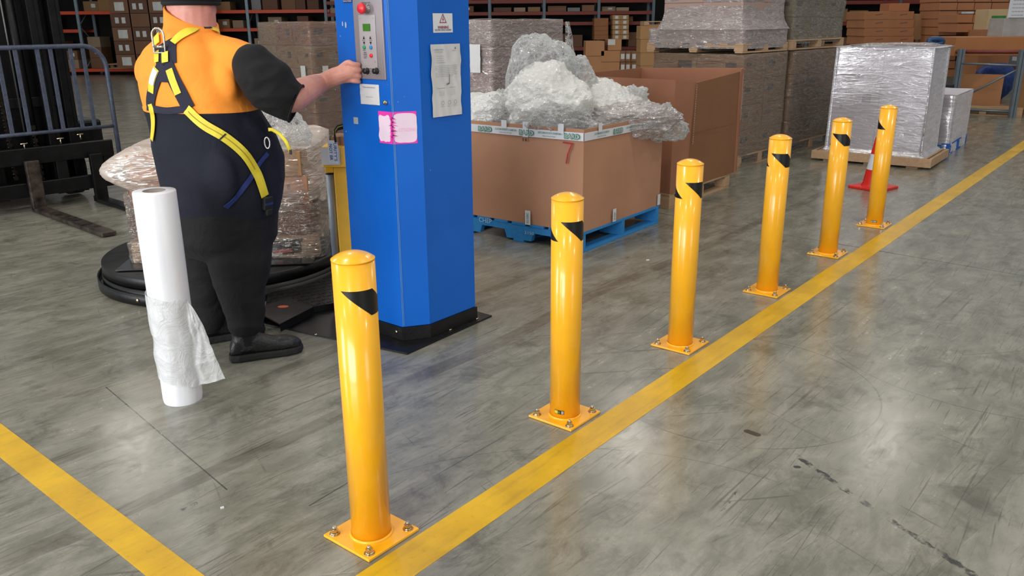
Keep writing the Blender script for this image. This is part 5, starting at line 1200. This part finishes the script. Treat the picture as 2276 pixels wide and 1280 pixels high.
# ------------------------------------------------------------ background racks
M_OR = mat('rack_orange', (204, 72, 34), .45, 0, .06); M_ORD = mat('rack_red_brown', (120, 44, 30), .55, 0, .1); M_UP = mat('rack_upright_grey', (92, 104, 112), .45, .3, .1); M_UPL = mat('rack_upright_pale', (132, 150, 160), .4, .3, .1); M_SH = mat('shelf_deck', (58, 50, 44), .8)
M_BK = mat('dark_wall_cladding', (34, 30, 28), .9)
CM = [card('rack_carton_a', (120, 84, 58)), card('rack_carton_b', (98, 66, 46)), card('rack_carton_c', (138, 102, 66)), card('rack_carton_d', (150, 128, 104))]; M_GREYC = mat('grey_wrap_box', (120, 120, 124), .5)
def rack(label, x0, y, bays, bw, levels, depth, bm_, um, top=4.2, braces=True, fill=.8, hmax=2.6, grp='', lowpal=True, seed=1, skip=()):
    rk = thing('pallet_rack', label, 'rack', (x0, y, 0), 0); r_ = random.Random(seed)
    for b in range(bays+1):
        x = b*bw
        for yy in (0, depth): MB().box((x, yy, top/2), (.09, .07, top)).obj('upright', um, rk)
        if braces:
            m = MB(); z = .2; s = 1
            while z < top-.7: m.cyl((x, 0 if s > 0 else depth, z), (x, depth if s > 0 else 0, z+.7), .014, 6); z += .7; s = -s
            m.obj('brace', um, rk)
    for b in range(bays):
        for li, z in enumerate(levels):
            if (b, li) in skip: continue
            for yy in (-.02, depth+.02): MB().box((b*bw+bw/2, yy, z), (bw-.10, .05, .105), bev=.006).obj('beam', bm_, rk)
            MB().box((b*bw+bw/2, depth/2, z+.045), (bw-.12, depth-.08, .02)).obj('shelf', M_SH, rk)
    for z in [l for l in levels]+[3.2, 3.9]:
        pass
    MB().box((bays*bw/2, depth+.35, top/2), (bays*bw, .04, top)).obj('rear_mesh', M_BK, rk)
    # cartons on the shelves, each its own object
    cc = 0; ORD = ('first', 'second', 'third', 'fourth', 'fifth', 'sixth', 'seventh', 'eighth', 'ninth', 'tenth')
    for b in range(bays):
        for li, z in enumerate(levels):
            if (b, li) in skip: continue
            nz = levels[li+1] if li+1 < len(levels) else z+.62
            x = b*bw+.12; head = nz-z-.16; pc_ = 0
            while x < (b+1)*bw-.35:
                wd = r_.uniform(.32, .62); 
                if x+wd > (b+1)*bw-.10: break
                if r_.random() < fill:
                    hh = head*r_.uniform(.5, .98); kk = max(1, round(hh/.34)); pc_ += 1; dd = depth*r_.uniform(.5, .8); fy = r_.uniform(.03, .25)
                    for k in range(kk):
                        h_ = hh/kk
                        o = MB().box((0, 0, h_/2), (wd-.01, dd, h_-.006)).obj('carton', r_.choice(CM) if r_.random() > .12 else M_GREYC); o.location = (x0+x+wd/2, y+fy+dd/2, z+.056+h_*k)
                        setp(o, '%s%s carton from left, %s shelf, %s bay of the %s' % (('' if kk == 1 else ('lower ', 'upper ', 'topmost ')[min(k, 2)]), ORD[pc_-1], ORD[li], ORD[b], grp), 'carton', 'cartons on the '+grp); cc += 1
                        if r_.random() < .25: MB().quad((wd*.1, -dd/2, h_*.55), (.14, 0, 0), (0, 0, min(.12, h_*.4))).obj('label', M_LABEL, o)
                x += wd+r_.uniform(.0, .10)
    return rk
rack('far pallet rack with bright orange beams, behind the forklift', -20.2, 29.3, 5, 2.85, (.16, 1.44, 2.02, 2.7), 1.1, M_OR, M_UPL, 4.2, grp='orange far rack', seed=4, fill=.75, skip=((2, 1),))
rack('far pallet rack with dark red beams, behind the waste film heap', -5.9, 28.0, 6, 1.75, (.78, 1.56, 1.88, 2.24, 2.7), 1.1, M_ORD, M_UP, 4.2, grp='dark red far rack', seed=9, fill=.62)
rack('dark far rack behind the stacked pallet loads at right', 6.2, 26.0, 4, 2.7, (.2, 1.5, 2.1, 2.7), 1.1, M_ORD, M_UP, 4.2, grp='right far rack', seed=12, fill=.7)
w_ = MB().box((0, 32.5, 2.6), (60, .2, 5.4)).obj('wall_back', M_BK); setp(w_, kind='structure')
def carton(nm_label, c, d, mt, rot=0, grp=None, lab=None, sidelab=None, dark=None):
    o = MB().box((0, 0, d[2]/2), d, bev=.006).obj('carton', mt); o.location = c; o.rotation_euler = (0, 0, rot); setp(o, nm_label, 'carton', grp)
    if lab: 
        for lx, lz, lw, lh in lab: MB().quad((lx*d[0], -d[1]/2, lz*d[2]), (lw, 0, 0), (0, 0, lh)).obj('label', M_LABEL, o)
    if sidelab:
        for ly, lz, lw, lh in sidelab: MB().quad((d[0]/2, ly*d[1], lz*d[2]), (0, lw, 0), (0, 0, lh)).obj('label', M_LABEL, o)
    if dark: MB().quad((0, -d[1]/2, d[2]*.97), (d[0]*1.0, 0, 0), (0, 0, .012)).obj('tape', M_BLACK, o)
    return o
# free standing stack of labelled cartons in front of the orange rack
for k in range(5):
    for i in range(5):
        x = atY(283+i*42, 100, 28.0).x; big = 'big labelled carton stack behind the man'
        carton('labelled carton, row %s, column %s, of the stack by the orange rack' % (('one', 'two', 'three', 'four', 'five')[k], ('one', 'two', 'three', 'four', 'five')[i]), (x, 28.2, .30+k*.42), (.66, .8, .41), CM[(k+i) % 2], 0, 'cartons stacked in front of the orange rack', lab=[(-.2, .5, .12, .18), (.12, .5, .12, .18)] if (k*3+i) % 2 else ([(.0, .5, .30, .26)] if i % 2 == 0 else None))
for i in range(3):
    p = thing('wooden_pallet', ('left', 'middle', 'right')[i]+' one of the bare pallets lying on the low orange beam', 'pallet', (atY(230+i*95, 140, 28.9).x, 28.9, .23), 0, 'pallets on the low orange beam'); block_pallet(p, 1.2, 1.0, .14, M_WOOD)
    for ch in list(p.children):
        for g in list(ch.children): g.parent = p
        bpy.data.objects.remove(ch)
# cartons on pallet (behind the bins)
YS = 24.0
def cpx(l, t_, r_, b_, Y, dep, label, mt, grp=None, rot=0, **kw):
    a = atY(l, t_, Y); b = atY(r_, b_, Y); return carton(label, ((a.x+b.x)/2, Y+dep/2, b.z), (abs(b.x-a.x), dep, abs(a.z-b.z)-.006), mt, rot, grp, **kw)
G1 = 'plain cartons stacked on a pallet behind the waste film'
MC = card('carton_plain', (176, 124, 82))
cpx(1296, 125, 1336, 160, YS, .7, 'lower left plain carton of the stack behind the waste film', MC, G1)
cpx(1302, 91, 1343, 124.5, YS, .7, 'upper left plain carton of the stack behind the waste film', MC, G1)
cpx(1336, 138, 1377, 160, YS, .7, 'bottom middle carton of the stack behind the waste film', MC, G1)
cpx(1336, 112.5, 1378, 137.5, YS, .7, 'middle carton of the stack behind the waste film', MC, G1)
cpx(1352, 87, 1381, 112, YS, .8, 'top carton with a white label of the stack behind the waste film', MC, G1, lab=[(-.25, .75, .20, .15)])
for i, (l, r_) in enumerate(((1379, 1389), (1390, 1401), (1402, 1416))):
    for j, (t_, b_) in enumerate(((138, 160), (113, 137.5))): cpx(l, t_, r_, b_, YS+.1*i, .5, 'narrow labelled carton, column %s from the left, %s row' % (('one', 'two', 'three')[i], ('lower', 'upper')[j]), M_C5, G1, lab=[(0, .5, .10, .14)])
a = atY(1294, 161, YS); p = thing('wooden_pallet', 'wooden pallet under the plain carton stack', 'pallet', (a.x, YS-.05, 0), 0); 
zt_ = atY(1300, 160.5, YS).z; block_pallet(p, 2.0, 1.2, max(.12, zt_), M_WOOD)
for ch in list(p.children):
    for g in list(ch.children): g.parent = p
    bpy.data.objects.remove(ch)
for k, (t_, b_) in enumerate(((40, 58), (58, 68), (68, 78), (78, 88))): cpx(1321, t_, 1352, b_, 27.6, .8, 'brown carton in row %s from top, stack at the dark red rack' % ('one', 'two', 'three', 'four')[k], card('rack_orange_card', (150, 96, 56)), 'brown cartons on the blue pallet')
for k in range(5):
    for i in range(2):
        cpx(1362+i*18, 33+k*11, 1379.5+i*18, 43.6+k*11, 27.4, .8, 'yellowish labelled carton, %s column, %s row from top, by the dark red rack' % (('left', 'right')[i], ('first', 'second', 'third', 'fourth', 'fifth')[k]), M_C4, 'yellowish labelled cartons', lab=[(0, .5, .10, .09)])
for k, (t_, b_) in enumerate(((57, 87), (87, 117), (117, 146), (146, 175))): cpx(1424, t_, 1465, b_, 19.0, .6, ('topmost', 'second', 'third', 'lowest')[k]+' carton of the column left of the wrapped stacks', M_C4, 'cartons in the column left of the wrapped stacks')
zl = atY(1440, 175, 19.0); o = MB().box((0, 0, (zl.z-.004)/2), (.42, .6, zl.z-.006), bev=.006).obj('carton', M_C4); o.location = (atY(1444, 175, 19.0).x, 19.3, 0); setp(o, 'bottom carton on the floor under the column left of the wrapped stacks', 'carton')
p = thing('wooden_pallet', 'wooden pallet on top of the carton column left of the wrapped stacks', 'pallet', (atY(1432, 57, 19).x, 19, atY(1432, 57, 19).z+.002), 0); block_pallet(p, .8, .6, .09, M_WOOD)
for ch in list(p.children):
    for g in list(ch.children): g.parent = p
    bpy.data.objects.remove(ch)
# right background cartons
MR = card('carton_right', (168, 112, 74))
for k in range(4):
    for i, (l, r_) in enumerate(((1922, 1976), (1977, 2030))):
        c = cpx(l, 25+18.5*k, r_, 43.4+18.5*k, 19, 1.0, 'shipping carton, %s row, %s column, behind the silvery load' % (('top', 'second', 'third', 'bottom')[k], ('left', 'right')[i]), MR, 'cartons behind the silvery load')
        MB().quad((.05, -.5, c.dimensions.z*.62 if c.dimensions.z else .12), (.16, 0, .02), (0, 0, .018)).obj('printed_mark', M_PRINT, c)
cpx(1978, 7, 2020, 25, 19.3, .5, 'single carton standing on top of the shipping cartons behind the silvery load', MR)
cpx(2032, 30, 2058, 88, 19.2, .6, 'film wrapped narrow stack beside the shipping cartons', M_C3)
for k in range(10):
    for i in range(4):
        l = 2091+i*38-k*.8; t_ = -14+k*18.5
        if k >= 3 and i == 1 and k < 7: continue
        if k >= 7 and i > 0: continue
        if i == 3 and k > 2: continue
        c = cpx(l, t_, l+37.5, t_+18.2, 18.4 if i != 1 or k < 3 else 18.4, .9, 'carton, row %s from top, column %s, carton wall at upper right' % (('one', 'two', 'three', 'four', 'five', 'six', 'seven', 'eight', 'nine', 'ten')[k], ('one', 'two', 'three', 'four')[i]), MR, 'cartons in the wall of cartons at upper right', lab=[(.1, .45, .26, .13)] if (k, i) in ((2, 1), (5, 0)) else None, dark=True)
for i in range(3): 
    for j in range(2): cpx(2112+18+i*33, 30+j*21, 2112+18+i*33+32, 50.5+j*21, 17.3, .8, '%s carton, %s row, in the small stack above the long flat carton' % (('left', 'middle', 'right')[i], ('upper', 'lower')[j]), MR, 'small front stack of cartons', dark=True)
cpx(2126, 82, 2330, 123, 15.1, .9, 'long flat carton lying on the grey rack at right', card('carton_long', (170, 112, 68)))
MG = mat('green_print', (58, 130, 50), .5)
c = cpx(2200, 20, 2238, 66, 16.8, .5, 'carton with green print under the white sign', card('carton_pale', (196, 170, 130))); MB().quad((0, -.25, .2), (.28, 0, 0), (0, 0, .12)).obj('green_print', MG, c)
sgp = thing('hanging_notice', 'white notice with print hanging at the upper right corner', 'sign', atY(2265, 20, 15.0), 0)
a = atY(2247, -10, 15.0); b = atY(2300, 39, 15.0); C = (a+b)/2; MB().box(C, (b.x-a.x, .01, a.z-b.z)).obj('sheet', flat('notice_white', (205, 208, 214)), sgp, True)
join(text_mb('SAFETY', .05, C+V((-.10, -.006, .17)), V((1, 0, 0)), Z, width=.22), *[text_mb('keep this aisle clear', .022, C+V((-.08, -.006, .10-.06*k)), V((1, 0, 0)), Z, width=.2) for k in range(5)]).obj('notice_lettering', flat('notice_ink', (120, 60, 70)), sgp, True)
c = cpx(2234, 40, 2300, 82, 15.5, .5, 'film wrapped white box under the white notice', mat('white_box', (176, 174, 172), .5))
def support(o, top_z, mt, n, base_lab):
    for k in range(n):
        h = (top_z-.002)/n; q = MB().box((0, 0, h/2), (.62, .5, h-.004), bev=.005).obj('carton', mt); q.location = (o[0], o[1], h*k); setp(q, '%s carton of the column carrying the %s' % (('lowest', 'second', 'third', 'fourth')[k], base_lab), 'carton')
a = atY(2219, 66, 16.8); support((a.x, 17.05), a.z, MR, 3, 'green printed carton')
a = atY(2000, 99, 19); a2 = a
for i in range(2): 
    a = atY(1949+i*55, 99, 19); support((a.x, 19.5), a.z, MR, 3, ('left', 'right')[i]+' row behind the silvery load')
# grey rack frame at right
gr = thing('rack_frame', 'grey steel rack upright frame with diagonal brace at the right edge', 'rack', (8.56, 14.34, 0), 0)
pa = V((8.56, 14.36, 0)); pb = V((7.835, 14.93, 0))
M_GS = mat('galvanised_grey', (120, 132, 140), .4, .4, .1)
for p in (pa, pb): 
    for dx in (-.028, .028): MB().box(p+V((dx, 0, .56)), (.045, .07, 1.12)).obj('post', M_GS, gr, True)
def bar(a, b, r, nm, mt): d = (b-a); MB().tube([a, b], [(r, r*.6)]*2, 4).obj(nm, mt, gr, True)
bar(pb+Z*.88, pa+Z*.86, .03, 'cross_bar', M_GS); bar(pb+Z*.10, pa+Z*.10, .035, 'cross_bar', M_GS); bar(pb+Z*.22, pa+Z*.82, .026, 'diagonal_brace', M_GS)
bar(pb+Z*1.07+V((-.05, .1, 0)), pa+Z*1.07+V((1, .1, 0)), .055, 'beam', M_ORD)
a = atY(2138, 165, 15.3); b = atY(2215, 233, 15.3); C = (a+b)/2; o = MB().box((0, 0, 0), (b.x-a.x, .03, a.z-b.z)).obj('cardboard_sheet', MC); o.location = C; o.rotation_euler = (0, 0, -.6); setp(o, 'flat cardboard sheet leaning inside the grey rack frame', 'cardboard sheet')
a = atY(2190, 150, 16.2); b = atY(2270, 195, 16.2); C = (a+b)/2; bl_ = crumple('tarpaulin', C+V((0, .3, -.1)), (.42, .25, .35), mat('blue_tarpaulin', (26, 60, 130), .5), 'dark blue tarpaulin bundle behind the grey rack frame', 41, .12, 2, sub=5, grp=None); bl_['category'] = 'tarpaulin'
p = thing('wooden_pallet', 'wooden pallet on the floor under the grey rack frame', 'pallet', (7.75, 15.05, 0), -.55); block_pallet(p, 1.2, 1.0, .13, M_WOOD)
for ch in list(p.children):
    for g in list(ch.children): g.parent = p
    bpy.data.objects.remove(ch)
o = MB().box((0, 0, .45), (.5, .6, .9)).obj('carton', M_C4); o.location = (9.2, 14.7, 0); o.rotation_euler = (0, 0, .2); setp(o, 'tall carton at the right edge behind the grey rack frame', 'carton')
o = MB().box((0, 0, .30), (.6, .5, .6), bev=.03).obj('storage_crate', mat('dark_crate', (24, 24, 28), .5)); o.location = (7.0, 14.2, 0); setp(o, 'dark crate between the silvery load and the grey rack frame', 'crate')
o = MB().box((0, 0, .09), (.34, .34, .18), bev=.04).obj('cable_reel', mat('light_blue_wrap', (60, 130, 170), .4)); o.location = (6.95, 14.15, .60); setp(o, 'light blue wrapped bundle lying on the dark crate', 'bundle')
o = MB().tube([atY(2080+10*math.cos(a)*1.6, 92+6*math.sin(a), 10.4) for a in [2*math.pi*k/16 for k in range(16)]], .03, 8, closed=True).obj('hose_coil', mat('dark_blue_hose', (24, 60, 100), .4)); setp(o, 'dark blue coil resting on the back edge of the silvery load', 'hose')
# litter
for px, py, s, lb in ((1440, 578, .010, 'white scrap of paper on the floor right of the second bollard'), (494, 1129, .006, 'tiny white chip on the floor near the yellow corner line')):
    P = ground(px, py); o = blob(V((P.x, P.y, .003)), V((1, 0, 0)), s, s, px, 8, .0, 2, .5); o = MB().box((0, 0, .002), (s*2, s*1.5, .004), Matrix.Rotation(.5, 3, 'Z')).obj('paper_scrap', M_PAPER); o.location = (P.x, P.y, 0); setp(o, lb, 'litter')
